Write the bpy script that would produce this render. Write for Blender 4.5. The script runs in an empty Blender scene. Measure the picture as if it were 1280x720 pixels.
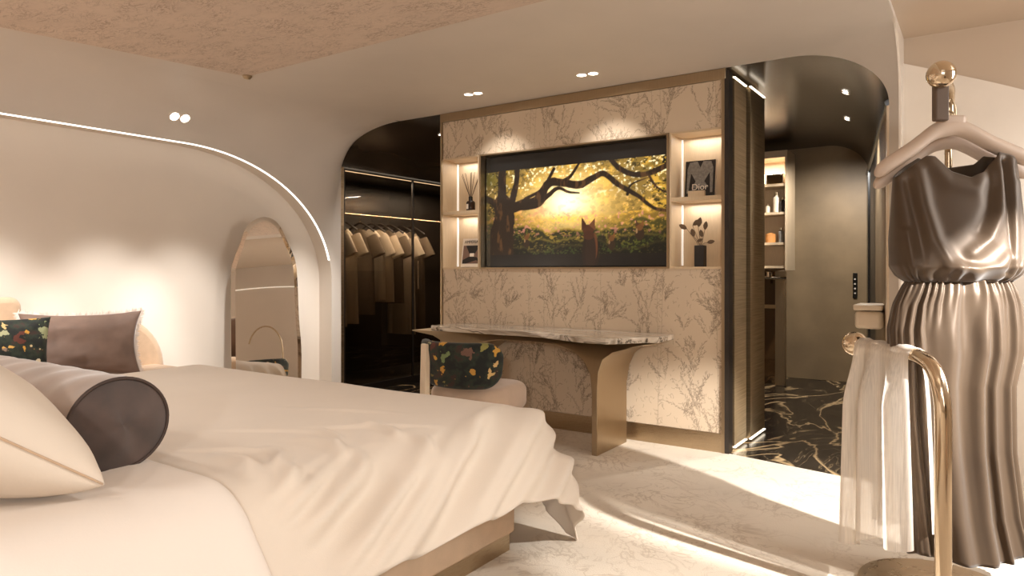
import bpy, bmesh, math, random
import numpy as np
from mathutils import Matrix, Vector
random.seed(4); RNG = np.random.default_rng(7)
C = bpy.context.scene.collection
SC = bpy.context.scene
PI = math.pi
YAW = math.radians(34.1)
H = 2.52                                    # ceiling height

# ------------------------------------------------------------------ camera
cam_d = bpy.data.cameras.new('camera'); cam = bpy.data.objects.new('camera', cam_d); C.objects.link(cam)
cam.location = (0, 0, 1.19); cam.rotation_euler = (PI/2, 0, YAW)
cam_d.sensor_width = 36; cam_d.lens = 870/1280*36; cam_d.shift_y = -21/1280; cam_d.clip_start = 0.05
SC.camera = cam
# ------------------------------------------------------------------ world, exposure
w = bpy.data.worlds.new('world'); SC.world = w; w.use_nodes = True
w.node_tree.nodes['Background'].inputs[0].default_value = (0.9, 0.75, 0.6, 1)
w.node_tree.nodes['Background'].inputs[1].default_value = 0.05
SC.view_settings.view_transform = 'Standard'; SC.view_settings.look = 'None'
SC.view_settings.gamma = 1; SC.view_settings.use_curve_mapping = False
SC.view_settings.exposure = 0.0
WARM = (1.0, 0.975, 0.94)
# ------------------------------------------------------------------ lamps
def spot(loc, target, power, deg, blend=0.4, size=0.04, col=WARM):
    d = bpy.data.lights.new('spot_light', 'SPOT'); d.energy = power; d.spot_size = math.radians(deg)
    d.spot_blend = blend; d.shadow_soft_size = size; d.color = col
    o = bpy.data.objects.new('spot_light', d); C.objects.link(o); o.location = loc
    o.rotation_euler = (Vector(target)-Vector(loc)).to_track_quat('-Z', 'Y').to_euler()
    return o
def area(loc, target, power, sx, sy, col=WARM):
    d = bpy.data.lights.new('area_light', 'AREA'); d.energy = power; d.shape = 'RECTANGLE'; d.size = sx; d.size_y = sy; d.color = col
    o = bpy.data.objects.new('area_light', d); C.objects.link(o); o.location = loc
    dv = Vector(target)-Vector(loc)
    o.rotation_euler = dv.to_track_quat('-Z', 'Y').to_euler() if math.hypot(dv.x, dv.y) > 0.1 else (0, 0, 0)
    return o
KEYCOL = (1.0, 0.985, 0.955)
spot((1.80, 2.35, 2.05), (-0.95, 3.75, 0.0), 1500, 31, 0.45, 0.03, KEYCOL)      # accent spot washing floor and media wall
spot((1.80, 2.35, 2.05), (-0.92, 2.72, 0.0), 700, 18, 0.5, 0.03, KEYCOL)       # second accent on the floor by the bed
spot((0.45, 2.3, 2.45), (-2.3, 1.3, 0.5), 120, 70, 0.9, 0.08, KEYCOL)         # spot on the bed
area((1.9, 3.5, 1.7), (-2.3, 1.5, 0.5), 60, 1.0, 1.4, KEYCOL)                # added soft fill right of the bed foot, brings out the cloth folds
area((1.9, -1.3, 1.5), (-2.5, 1.6, 1.4), 25, 1.6, 1.6, KEYCOL)               # added weak fill light beside the camera, softens the room
for (lx, ly) in ((-1.2, -1.6), (-3.2, -1.0), (-4.0, 0.4)):
    spot((lx, ly, 2.46), (lx, ly+0.3, 0), 130, 130, 0.9, 0.08)
spot((0.8, -1.6, 1.7), (-0.6, -0.2, 2.5), 210, 150, 0.9, 0.1)                       # added fill lamp behind the camera, aimed up to brighten the ceiling
for (ly, e) in ((0.65, 220), (1.65, 220), (2.40, 240), (2.95, 200), (4.0, 240)):               # wall washers over the sofa
    spot((-3.85, ly, 2.47), (-5.1, ly+0.1, 0.66), e, 38, 1.0, 0.06, (1, 0.98, 0.96))
for lx in (-3.15, -2.2):                                                       # over the media wall
    spot((lx, 4.15, 2.50), (lx, 4.55, 1.6), 30, 80, 0.8, 0.03)
spot((-4.35, 5.3, 2.47), (-4.9, 5.3, 0), 60, 110, 0.7, 0.03)
spot((-0.85, 5.6, 2.38), (-1.2, 5.7, 0), 90, 110, 0.7, 0.03)
spot((-1.15, 6.9, 2.38), (-1.35, 8.2, 0.6), 110, 110, 0.7, 0.03)
spot((1.3, 4.0, 2.5), (0.5, 4.66, 1.0), 45, 80, 0.8, 0.06, KEYCOL)            # right bay wall

# ------------------------------------------------------------------ helpers
def srgb(r, g, b):
    f = lambda c: (c/255/12.92) if c/255 <= 0.04045 else ((c/255+0.055)/1.055)**2.4
    return (f(r), f(g), f(b))
W4 = {}
class MB:
    def __init__(s): s.v = []; s.f = []
    def add(s, vs, fs):
        n = len(s.v); s.v += [tuple(p) for p in vs]; s.f += [tuple(i+n for i in f) for f in fs]; return s
    def box(s, x0, x1, y0, y1, z0, z1):
        return s.add([(x0,y0,z0),(x1,y0,z0),(x1,y1,z0),(x0,y1,z0),(x0,y0,z1),(x1,y0,z1),(x1,y1,z1),(x0,y1,z1)],
              [(0,3,2,1),(4,5,6,7),(0,1,5,4),(1,2,6,5),(2,3,7,6),(3,0,4,7)])
    def quad(s, a, b, c, d): return s.add([a,b,c,d], [(0,1,2,3)])
    def tube(s, path, r, n=12, cap=True):
        P = [Vector(p) for p in path]; m = len(P); rs = r if isinstance(r, (list, tuple)) else [r]*m
        T = [(P[min(i+1,m-1)]-P[max(i-1,0)]).normalized() for i in range(m)]
        u = T[0].orthogonal().normalized(); vs = []
        for i in range(m):
            u = (u - T[i]*u.dot(T[i])).normalized(); w_ = T[i].cross(u)
            for k in range(n):
                a = 2*PI*k/n; vs.append(P[i] + (u*math.cos(a)+w_*math.sin(a))*rs[i])
        fs = [(i*n+k, i*n+(k+1)%n, (i+1)*n+(k+1)%n, (i+1)*n+k) for i in range(m-1) for k in range(n)]
        if cap: fs += [tuple(range(n-1,-1,-1)), tuple((m-1)*n+k for k in range(n))]
        return s.add(vs, fs)
    def lathe(s, prof, c=(0,0,0), n=24):
        m = len(prof); vs = [(c[0]+r*math.cos(2*PI*k/n), c[1]+r*math.sin(2*PI*k/n), c[2]+z) for (r, z) in prof for k in range(n)]
        fs = [(i*n+k, i*n+(k+1)%n, (i+1)*n+(k+1)%n, (i+1)*n+k) for i in range(m-1) for k in range(n)]
        fs += [tuple(range(n-1,-1,-1)), tuple((m-1)*n+k for k in range(n))]
        return s.add(vs, fs)
    def ball(s, c, r, n=24):
        prof = [(max(r*math.sin(PI*i/(n//2)), r*0.002), -r*math.cos(PI*i/(n//2))) for i in range(n//2+1)]
        return s.lathe(prof, c, n)
    def grid(s, V, wrap=False, flip=False):            # V[i][j] points
        V = np.asarray(V, float); a, b = V.shape[:2]; vs = V.reshape(-1, 3).tolist(); fs = []
        for i in range(a-1):
            for j in range(b if wrap else b-1):
                k = (j+1) % b; q = (i*b+j, i*b+k, (i+1)*b+k, (i+1)*b+j)
                fs.append(q[::-1] if flip else q)
        return s.add(vs, fs)
    def prism(s, poly, axis, a, b):                    # poly of 2-D points, extruded along axis from a to b
        def p3(p, t): return {'x': (t, p[0], p[1]), 'y': (p[0], t, p[1]), 'z': (p[0], p[1], t)}[axis]
        n = len(poly); vs = [p3(p, a) for p in poly]+[p3(p, b) for p in poly]
        fs = [tuple(range(n-1,-1,-1)), tuple(range(n, 2*n))]+[(i, (i+1)%n, n+(i+1)%n, n+i) for i in range(n)]
        return s.add(vs, fs)
def obj(name, mb, m, parent=None, smooth=False, bevel=0, local=False, recalc=True, solid=0, sub=0):
    me = bpy.data.meshes.new(name); me.from_pydata(mb.v, [], mb.f); me.update()
    if recalc:
        bm = bmesh.new(); bm.from_mesh(me); bmesh.ops.recalc_face_normals(bm, faces=bm.faces); bm.to_mesh(me); bm.free()
    if isinstance(m, (list, tuple)):
        for q in m: me.materials.append(q)
    elif m: me.materials.append(m)
    if smooth:
        me.polygons.foreach_set('use_smooth', [True]*len(me.polygons))
        if smooth != 'all': me.set_sharp_from_angle(angle=math.radians(smooth if smooth is not True else 40))
    o = bpy.data.objects.new(name, me); C.objects.link(o)
    if parent:
        o.parent = parent
        if not local and parent.name in W4: o.matrix_parent_inverse = W4[parent.name].inverted()
        W4[o.name] = (W4.get(parent.name, Matrix()) if local else Matrix())
    if bevel:
        b = o.modifiers.new('bevel', 'BEVEL'); b.width = bevel; b.segments = 3; b.limit_method = 'ANGLE'
        me.polygons.foreach_set('use_smooth', [True]*len(me.polygons)); me.set_sharp_from_angle(angle=math.radians(35))
    if solid:
        b = o.modifiers.new('solid', 'SOLIDIFY'); b.thickness = solid; b.offset = 0
    if sub:
        b = o.modifiers.new('sub', 'SUBSURF'); b.levels = sub; b.render_levels = sub
    return o
def thing(name, label, cat, loc=(0,0,0), rotz=0, group=None):
    o = bpy.data.objects.new(name, None); C.objects.link(o); o.empty_display_size = 0.1
    o.location = loc; o.rotation_euler = (0, 0, rotz); W4[o.name] = Matrix.Translation(loc) @ Matrix.Rotation(rotz, 4, 'Z')
    tag(o, label, cat, group); return o
def tag(o, label, cat, group=None):
    o['label'] = label; o['category'] = cat
    if group: o['group'] = group
    return o
def struct(name, mb, m, **k):
    o = obj(name, mb, m, **k)
    o['kind'] = 'structure'; return o
def dup(root, loc=None, rotz=None, label=None):
    r = root.copy(); C.objects.link(r)
    if loc is not None: r.location = loc
    if rotz is not None: r.rotation_euler = (0, 0, rotz)
    if label: r['label'] = label
    for ch in list(root.children):
        c = ch.copy(); C.objects.link(c); c.parent = r
        for g in list(ch.children):
            d = g.copy(); C.objects.link(d); d.parent = c
    return r
def ss(a, b, x):
    t = np.clip((x-a)/(b-a), 0, 1); return t*t*(3-2*t)
_T = RNG.random((256, 256))
def vnoise(x, y):
    x = np.asarray(x, float); y = np.asarray(y, float)
    xi = np.floor(x).astype(int); yi = np.floor(y).astype(int); fx = x-xi; fy = y-yi
    fx = fx*fx*(3-2*fx); fy = fy*fy*(3-2*fy)
    g = lambda a, b: _T[a % 256, b % 256]
    return (g(xi,yi)*(1-fx)+g(xi+1,yi)*fx)*(1-fy)+(g(xi,yi+1)*(1-fx)+g(xi+1,yi+1)*fx)*fy
def fbm(x, y, o=4):
    return sum(vnoise(x*2**k+17*k, y*2**k+31*k)*0.5**(k+1) for k in range(o))/(1-0.5**o)
def segdist(X, Y, pts):
    D = np.full(np.shape(X), 1e9); Tt = np.zeros(np.shape(X)); n = len(pts)-1
    for i in range(n):
        (ax, ay), (bx, by) = pts[i], pts[i+1]; dx, dy = bx-ax, by-ay; L = dx*dx+dy*dy+1e-12
        t = np.clip(((X-ax)*dx+(Y-ay)*dy)/L, 0, 1); d = np.hypot(X-ax-t*dx, Y-ay-t*dy)
        m = d < D; D = np.where(m, d, D); Tt = np.where(m, (i+t)/n, Tt)
    return D, Tt
def smooth_path(pts, n=8):
    P = [np.array(p, float) for p in pts]; P = [2*P[0]-P[1]]+P+[2*P[-1]-P[-2]]; out = []
    for i in range(1, len(P)-2):
        for k in range(n):
            t = k/n; a, b, c, d = P[i-1], P[i], P[i+1], P[i+2]
            out.append(tuple(0.5*(2*b+(c-a)*t+(2*a-5*b+4*c-d)*t*t+(3*b-a-3*c+d)*t**3)))
    return out+[tuple(P[-2])]

# ------------------------------------------------------------------ materials
class NT:
    def __init__(s, name):
        s.m = bpy.data.materials.new(name); s.m.use_nodes = True; s.t = s.m.node_tree; s.p = s.t.nodes['Principled BSDF']; s.out = s.t.nodes['Material Output']
    def n(s, typ, **k):
        x = s.t.nodes.new(typ)
        for a, b in k.items(): setattr(x, a, b)
        return x
    def link(s, a, b): s.t.links.new(a, b)
    def val(s, x, v):
        if hasattr(v, 'node'): s.link(v, x)
        else: x.default_value = v
    def math(s, op, a, b=0.0, clamp=False):
        x = s.n('ShaderNodeMath', operation=op, use_clamp=clamp); s.val(x.inputs[0], a); s.val(x.inputs[1], b); return x.outputs[0]
    def coord(s, kind='Object', scale=(1,1,1)):
        c = s.n('ShaderNodeTexCoord'); mp = s.n('ShaderNodeMapping'); mp.inputs['Scale'].default_value = scale
        s.link(c.outputs[kind], mp.inputs[0]); return mp.outputs[0]
    def noise(s, vec, scale, detail=4, rough=0.5, dist=0.0):
        x = s.n('ShaderNodeTexNoise'); s.link(vec, x.inputs['Vector']); x.inputs['Scale'].default_value = scale
        x.inputs['Detail'].default_value = detail; x.inputs['Roughness'].default_value = rough; x.inputs['Distortion'].default_value = dist; return x.outputs['Fac']
    def ramp(s, fac, stops):
        x = s.n('ShaderNodeValToRGB'); s.link(fac, x.inputs[0]); e = x.color_ramp.elements
        while len(e) < len(stops): e.new(0.5)
        for i, (p, c) in enumerate(stops):
            e[i].position = p; e[i].color = (*c, 1) if len(c) == 3 else c
        return x.outputs[0]
    def mix(s, fac, a, b):
        x = s.n('ShaderNodeMix', data_type='RGBA'); s.val(x.inputs[0], fac)
        for i, v in ((6, a), (7, b)):
            if hasattr(v, 'node'): s.link(v, x.inputs[i])
            else: x.inputs[i].default_value = (*v, 1)
        return x.outputs[2]
    def bump(s, h, strength=0.2, dist=0.01):
        x = s.n('ShaderNodeBump'); s.link(h, x.inputs['Height']); x.inputs['Strength'].default_value = strength; x.inputs['Distance'].default_value = dist
        s.link(x.outputs[0], s.p.inputs['Normal'])
    def set(s, **k):
        for a, v in k.items():
            i = s.p.inputs[a.replace('_', ' ')]
            if hasattr(v, 'node'): s.link(v, i)
            elif isinstance(v, tuple): i.default_value = (*v, 1) if len(v) == 3 else v
            else: i.default_value = v
        return s
def plain(name, col, rough=0.5, metal=0.0, var=0.06, scale=8, bump=0.0, bscale=60, **k):
    t = NT(name); v = t.coord('Object'); f = t.noise(v, scale, 5)
    lo = tuple(c*(1-var) for c in col); hi = tuple(min(1, c*(1+var)) for c in col)
    t.set(Base_Color=t.ramp(f, [(0.3, lo), (0.7, hi)]), Roughness=rough, Metallic=metal, **k)
    if bump: t.bump(t.noise(v, bscale, 4), bump, 0.005)
    return t.m
def emit(name, col, strength):
    t = NT(name); t.set(Base_Color=(0.8, 0.8, 0.8), Emission_Color=col, Emission_Strength=strength); return t.m
def brushed(name, col, rough, axis=(2, 2, 220), metal=1.0):
    t = NT(name); f = t.noise(t.coord('Object', axis), 6, 6, 0.6)
    t.set(Base_Color=t.ramp(f, [(0.3, tuple(c*0.85 for c in col)), (0.7, col)]), Metallic=metal, Roughness=t.ramp(f, [(0.3, (rough*0.8,)*3), (0.7, (rough*1.2,)*3)])); return t.m
def line_print(name, base, ink, scale, stretch, width, amount, rough=0.9, bump=0.3):
    t = NT(name); v = t.coord('Object', stretch)
    def contour(sc, w_, d):
        f = t.noise(v, sc, 5, 0.55, d); g = t.math('ABSOLUTE', t.math('SUBTRACT', f, 0.5)); return t.math('SUBTRACT', 1.0, t.math('DIVIDE', g, w_), True)
    a = t.math('MAXIMUM', contour(scale, width, 1.2), contour(scale*2.3, width, 0.8))
    mask = t.ramp(t.noise(v, scale*0.7, 3), [(0.35, (0, 0, 0)), (0.6, (1, 1, 1))])
    a = t.math('MULTIPLY', t.math('MULTIPLY', a, mask), amount)
    soft = t.ramp(t.noise(t.coord('Object'), 2.2, 4), [(0.3, tuple(c*0.9 for c in base)), (0.7, base)])
    t.set(Base_Color=t.mix(a, soft, ink), Roughness=rough)
    if bump: t.bump(t.noise(t.coord('Object'), 160, 3), bump, 0.004)
    return t.m
def floral(name, sc):
    t = NT(name); v = t.coord('Object'); vn = t.n('ShaderNodeTexNoise'); t.link(v, vn.inputs['Vector']); vn.inputs['Scale'].default_value = sc*1.5; vn.inputs['Detail'].default_value = 5
    add = t.n('ShaderNodeVectorMath', operation='MULTIPLY_ADD'); t.link(vn.outputs['Color'], add.inputs[0]); add.inputs[1].default_value = (1.9/sc,)*3; t.link(v, add.inputs[2])
    vo = t.n('ShaderNodeTexVoronoi'); t.link(add.outputs[0], vo.inputs['Vector']); vo.inputs['Scale'].default_value = sc
    sep = t.n('ShaderNodeSeparateColor'); t.link(vo.outputs['Color'], sep.inputs[0])
    petal = t.ramp(vo.outputs['Distance'], [(0.36, (1, 1, 1)), (0.40, (0, 0, 0))])
    some = t.ramp(sep.outputs[0], [(0.30, (0, 0, 0)), (0.32, (1, 1, 1))])
    colr = t.ramp(sep.outputs[1], [(0.0, srgb(205, 182, 140)), (0.25, srgb(200, 150, 56)), (0.5, srgb(190, 136, 54)), (0.62, srgb(104, 124, 70)), (0.76, srgb(216, 200, 170)), (0.9, srgb(90, 44, 30))])
    ground = t.ramp(t.noise(v, sc*1.3, 4), [(0.42, srgb(20, 22, 17)), (0.55, srgb(36, 46, 32)), (0.66, srgb(58, 36, 28))])
    t.set(Base_Color=t.mix(t.math('MULTIPLY', petal, some), ground, colr), Roughness=0.85, Sheen_Weight=0.15)
    t.bump(t.noise(v, 220, 2), 0.3, 0.003); return t.m
def glassy(name, tint, refl=0.18, rough=0.02):
    t = NT(name); tr = t.n('ShaderNodeBsdfTransparent'); tr.inputs[0].default_value = (*tint, 1)
    gl = t.n('ShaderNodeBsdfGlossy'); gl.inputs['Roughness'].default_value = rough; gl.inputs[0].default_value = (0.9, 0.85, 0.8, 1)
    lw = t.n('ShaderNodeLayerWeight'); lw.inputs[0].default_value = 0.5
    mx = t.n('ShaderNodeMixShader'); t.link(t.math('ADD', t.math('MULTIPLY', t.math('POWER', lw.outputs['Facing'], 4.0), 0.6), refl, True), mx.inputs[0]); t.link(tr.outputs[0], mx.inputs[1]); t.link(gl.outputs[0], mx.inputs[2])
    t.link(mx.outputs[0], t.out.inputs[0]); return t.m
M = {}
M['plaster'] = plain('plaster', srgb(207, 196, 184), 0.55, var=0.03, scale=2, bump=0.05, bscale=30)
M['wall'] = plain('limewash', srgb(224, 212, 198), 0.6, var=0.035, scale=1.6, bump=0.06, bscale=25)
M['gloss'] = plain('gloss_lacquer', srgb(196, 176, 155), 0.16, var=0.02, scale=1.5, bump=0.10, bscale=2)
M['white_gloss'] = plain('white_lacquer', srgb(232, 220, 206), 0.25, var=0.02)
M['vault'] = plain('smoked_lacquer', srgb(58, 47, 36), 0.24, var=0.3, scale=1.4, bump=0.08, bscale=5)
M['concrete'] = plain('bronze_plaster', srgb(146, 122, 90), 0.5, var=0.22, scale=2.2, bump=0.15, bscale=9)
M['black'] = plain('black_gloss', srgb(16, 14, 12), 0.25)
M['darkwood'] = plain('dark_veneer', srgb(38, 31, 25), 0.4, var=0.2)
M['gold'] = brushed('champagne_brass', srgb(190, 170, 142), 0.30)
M['gold_soft'] = brushed('satin_brass', srgb(178, 158, 130), 0.36, (60, 60, 1.5))
M['polish'] = plain('polished_brass', srgb(226, 208, 182), 0.10, 1.0, var=0.02)
M['oak'] = brushed('pale_veneer', srgb(206, 180, 146), 0.5, (40, 40, 2), 0.0)
M['led'] = emit('led', (1.0, 0.86, 0.66), 4.0)
M['led_soft'] = emit('led_soft', (1.0, 0.88, 0.72), 0.5)
M['led_arch'] = emit('led_arch', (1.0, 0.94, 0.87), 3.0)
M['lamp'] = emit('lamp_face', (1.0, 0.93, 0.82), 14.0)
M['carpet'] = line_print('patterned_carpet', srgb(224, 209, 190), srgb(160, 134, 108), 3.0, (1, 1, 1), 0.018, 0.5, 0.95, 0.5)
M['inlay'] = line_print('ceiling_paper', srgb(212, 192, 174), srgb(130, 106, 88), 7.5, (1.0, 2.2, 1), 0.03, 0.6, 0.85, 0.15)
M['spread'] = plain('cotton_spread', srgb(220, 205, 188), 0.8, var=0.02, scale=3, bump=0.12, bscale=300, Sheen_Weight=0.15)
M['sheet'] = plain('white_cotton', srgb(232, 220, 208), 0.85, var=0.015, scale=3, bump=0.08, bscale=200)
M['pillow'] = plain('cream_cotton', srgb(220, 205, 188), 0.85, var=0.015, scale=3, bump=0.1, bscale=120)
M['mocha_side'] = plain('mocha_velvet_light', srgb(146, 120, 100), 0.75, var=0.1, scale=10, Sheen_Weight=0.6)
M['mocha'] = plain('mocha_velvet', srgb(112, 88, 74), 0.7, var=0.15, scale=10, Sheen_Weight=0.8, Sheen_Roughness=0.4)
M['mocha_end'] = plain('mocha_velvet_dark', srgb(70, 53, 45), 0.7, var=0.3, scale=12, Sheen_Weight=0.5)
M['piping'] = plain('piping', srgb(62, 46, 38), 0.7)
M['sofa'] = plain('sofa_boucle', srgb(196, 166, 136), 0.9, var=0.06, scale=20, bump=0.2, bscale=150, Sheen_Weight=0.3)
M['bedbase'] = plain('bed_base_fabric', srgb(206, 178, 150), 0.9, var=0.06, scale=14, bump=0.2, bscale=180)
M['velvet_pink'] = plain('blush_velvet', srgb(198, 170, 146), 0.8, var=0.05, scale=14, Sheen_Weight=0.4)
M['creamwood'] = plain('cream_wood', srgb(226, 204, 174), 0.45, var=0.05)
M['floral'] = floral('floral_jacquard', 13)
M['floral_big'] = floral('floral_jacquard_large', 15)
M['fringe'] = plain('fringe', srgb(212, 196, 182), 0.9)
M['mirror'] = plain('mirror', (0.92, 0.90, 0.87), 0.01, 1.0, var=0.0)
M['hanger'] = plain('blush_hanger', srgb(196, 174, 156), 0.45, var=0.03)
M['leather'] = plain('taupe_leather', srgb(96, 78, 64), 0.6)
M['ceramic'] = plain('cream_ceramic', srgb(226, 208, 184), 0.3)
M['bookw'] = plain('book_white', srgb(228, 214, 196), 0.6)
M['inkdark'] = plain('print_dark', srgb(34, 28, 24), 0.6)
M['inkmid'] = plain('print_mid', srgb(120, 92, 78), 0.6)
M['inkgrey'] = plain('print_grey', srgb(132, 126, 118), 0.6, var=0.25, scale=60)
M['amber'] = plain('amber_glass', srgb(40, 26, 18), 0.12)
M['reed'] = plain('reed', srgb(84, 64, 46), 0.8)
M['leaf'] = plain('dried_leaf', srgb(104, 84, 64), 0.7, var=0.2, scale=30)
M['candle'] = plain('amber_candle', srgb(206, 140, 78), 0.4)
M['shirt'] = plain('pale_jersey', srgb(214, 200, 180), 0.9, var=0.05)
M['shirt_dark'] = plain('taupe_jersey', srgb(120, 106, 90), 0.9, var=0.05)
M['glass_door'] = glassy('smoked_glass', (0.52, 0.45, 0.37), 0.03, 0.02)
M['glass_clear'] = glassy('bronze_glass', (0.6, 0.5, 0.4), 0.1, 0.03)
def marble_dark():
    t = NT('dark_marble'); v = t.coord('Object', (1.5, 0.6, 1))
    a = t.noise(v, 1.0, 5, 0.5, 1.5); b = t.noise(v, 2.0, 5, 0.5, 1.5)
    v1 = t.ramp(t.math('ABSOLUTE', t.math('SUBTRACT', a, 0.52)), [(0.0, (1, 1, 1)), (0.010, (0.5,)*3), (0.022, (0, 0, 0))])
    v2 = t.ramp(t.math('ABSOLUTE', t.math('SUBTRACT', b, 0.50)), [(0.0, (0.35,)*3), (0.008, (0, 0, 0))])
    pat = t.ramp(t.noise(v, 1.9, 5, 0.55, 1.0), [(0.62, (0, 0, 0)), (0.68, (0.6,)*3)])
    k = t.math('MAXIMUM', t.math('MAXIMUM', v1, v2), pat)
    t.set(Base_Color=t.mix(k, t.ramp(t.noise(v, 9, 4), [(0.3, srgb(22, 18, 14)), (0.7, srgb(46, 38, 30))]), srgb(200, 168, 124)), Roughness=0.24); return t.m
M['marble'] = marble_dark()
def marble_top():
    t = NT('banded_marble'); v = t.coord('Object', (0.8, 6.0, 6.0)); a = t.noise(v, 1.6, 4, 0.5, 0.6)
    t.set(Base_Color=t.ramp(a, [(0.30, srgb(224, 212, 196)), (0.44, srgb(196, 180, 160)), (0.475, srgb(64, 54, 46)), (0.51, srgb(214, 200, 182)), (0.62, srgb(150, 134, 116)), (0.68, srgb(230, 220, 206))]), Roughness=0.12); return t.m
M['desk_marble'] = marble_top()
def ribbed():
    t = NT('ribbed_metal_glass'); v = t.coord('Object', (1, 1, 1)); sp = t.n('ShaderNodeSeparateXYZ'); t.link(v, sp.inputs[0])
    f = t.noise(t.coord('Object', (1, 1, 90)), 3, 4)
    t.set(Base_Color=t.ramp(f, [(0.35, srgb(122, 105, 80)), (0.65, srgb(146, 127, 99))]), Metallic=0.8, Roughness=0.34)
    t.bump(f, 0.12, 0.002); return t.m
M['ribbed'] = ribbed()
def satin():
    t = NT('bronze_satin'); v = t.coord('Object', (1, 1, 1))
    t.set(Base_Color=t.ramp(t.noise(v, 3, 3), [(0.3, srgb(72, 56, 41)), (0.7, srgb(81, 64, 47))]), Metallic=0.25, Roughness=0.44, Specular_IOR_Level=0.3, Sheen_Weight=0.2); return t.m
M['satin'] = satin()
def sheer():
    t = NT('sheer_chiffon'); tr = t.n('ShaderNodeBsdfTransparent'); df = t.n('ShaderNodeBsdfDiffuse'); df.inputs[0].default_value = (*srgb(242, 234, 224), 1)
    tl = t.n('ShaderNodeBsdfTranslucent'); tl.inputs[0].default_value = (*srgb(240, 230, 218), 1)
    a = t.n('ShaderNodeMixShader'); a.inputs[0].default_value = 0.4; t.link(df.outputs[0], a.inputs[1]); t.link(tl.outputs[0], a.inputs[2])
    b = t.n('ShaderNodeMixShader'); f = t.noise(t.coord('Object', (200, 200, 4)), 1.0, 2); t.link(t.ramp(f, [(0.3, (0.72,)*3), (0.7, (0.92,)*3)]), b.inputs[0])
    t.link(tr.outputs[0], b.inputs[1]); t.link(a.outputs[0], b.inputs[2]); t.link(b.outputs[0], t.out.inputs[0]); return t.m
M['sheer'] = sheer()
def attr_print(name, emis=0.0, rough=0.85):
    t = NT(name); a = t.n('ShaderNodeAttribute'); a.attribute_name = 'Print'
    if emis: t.set(Base_Color=(0.01, 0.01, 0.01), Emission_Color=a.outputs['Color'], Emission_Strength=emis, Roughness=rough)
    else:
        t.set(Base_Color=a.outputs['Color'], Roughness=rough)
    return t.m
M['paper'] = attr_print('sketched_wallpaper')
M['screen'] = attr_print('screen_picture', 1.0, 0.12)
def print_grid(name, x0, x1, z0, z1, y, img, mat, parent, depth=0.01):
    """flat printed panel facing -y; img[row from bottom][col] linear colours at the vertices"""
    r, c = img.shape[:2]; X, Z = np.meshgrid(np.linspace(x0, x1, c), np.linspace(z0, z1, r))
    co = np.stack([X, np.full_like(X, y), Z], -1).reshape(-1, 3); n = r*c
    i = np.arange(n).reshape(r, c); q = np.stack([i[:-1,:-1], i[:-1,1:], i[1:,1:], i[1:,:-1]], -1).reshape(-1, 4)
    back = np.array([(x0,y+depth,z0),(x1,y+depth,z0),(x1,y+depth,z1),(x0,y+depth,z1)])
    rim = [list(i[0,::-1])+[n, n+1], list(i[-1])+[n+2, n+3], list(i[:,0])+[n+3, n], list(i[::-1,-1])+[n+1, n+2], [n+1, n, n+3, n+2]]
    me = bpy.data.meshes.new(name)
    me.from_pydata(np.vstack([co, back]).tolist(), [], q.tolist()+rim); me.update()
    at = me.color_attributes.new('Print', 'FLOAT_COLOR', 'POINT')
    col = np.ones((n+4, 4), np.float32); col[:n, :3] = img.reshape(-1, 3); col[n:, :3] = img.reshape(-1, 3).mean(0)
    at.data.foreach_set('color', col.ravel()); me.materials.append(mat)
    o = bpy.data.objects.new(name, me); C.objects.link(o)
    o.parent = parent; o.matrix_parent_inverse = W4[parent.name].inverted(); return o

# ================================================================== SETTING
XL, XR, YB, YT = -5.03, -0.385, -2.6, 4.55
def arch_left(n=14): return [(-4.28-0.75*math.sin(a), 2.18+0.34*math.cos(a)) for a in np.linspace(0, PI/2, n)]
def arch_right(n=14): return [(-1.0+0.55*math.sin(a), 2.16+0.36*math.cos(a)) for a in np.linspace(0, PI/2, n)]
# floor
struct('floor', MB().prism([(-5.12, YB), (2.0, YB), (2.0, 4.75), (-0.385, 4.75), (-0.385, 4.36), (-1.38, 4.555), (-5.12, 4.555)], 'z', -0.1, 0.0), M['carpet'])
struct('floor', MB().prism([(-6.0, 4.556), (-1.38, 4.556), (-0.386, 4.361), (-0.386, 8.4), (-6.0, 8.4)], 'z', -0.1, -0.002), M['marble'])
# flat ceiling
poly = [(-4.45, YB), (-4.45, 3.0), (-4.28, YT), (-1.0, YT), (XR, 4.15), (XR, YB)]
ceil = struct('ceiling', MB().prism(poly, 'z', H, H+0.08), M['plaster'])
obj('wallpaper_inlay', MB().prism([(-4.43, -2.2), (-4.43, 1.5), (-4.15, 2.91), (-0.6, 2.91), (-0.6, -2.2)], 'z', H-0.006, H+0.01), M['inlay'], ceil)
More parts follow.
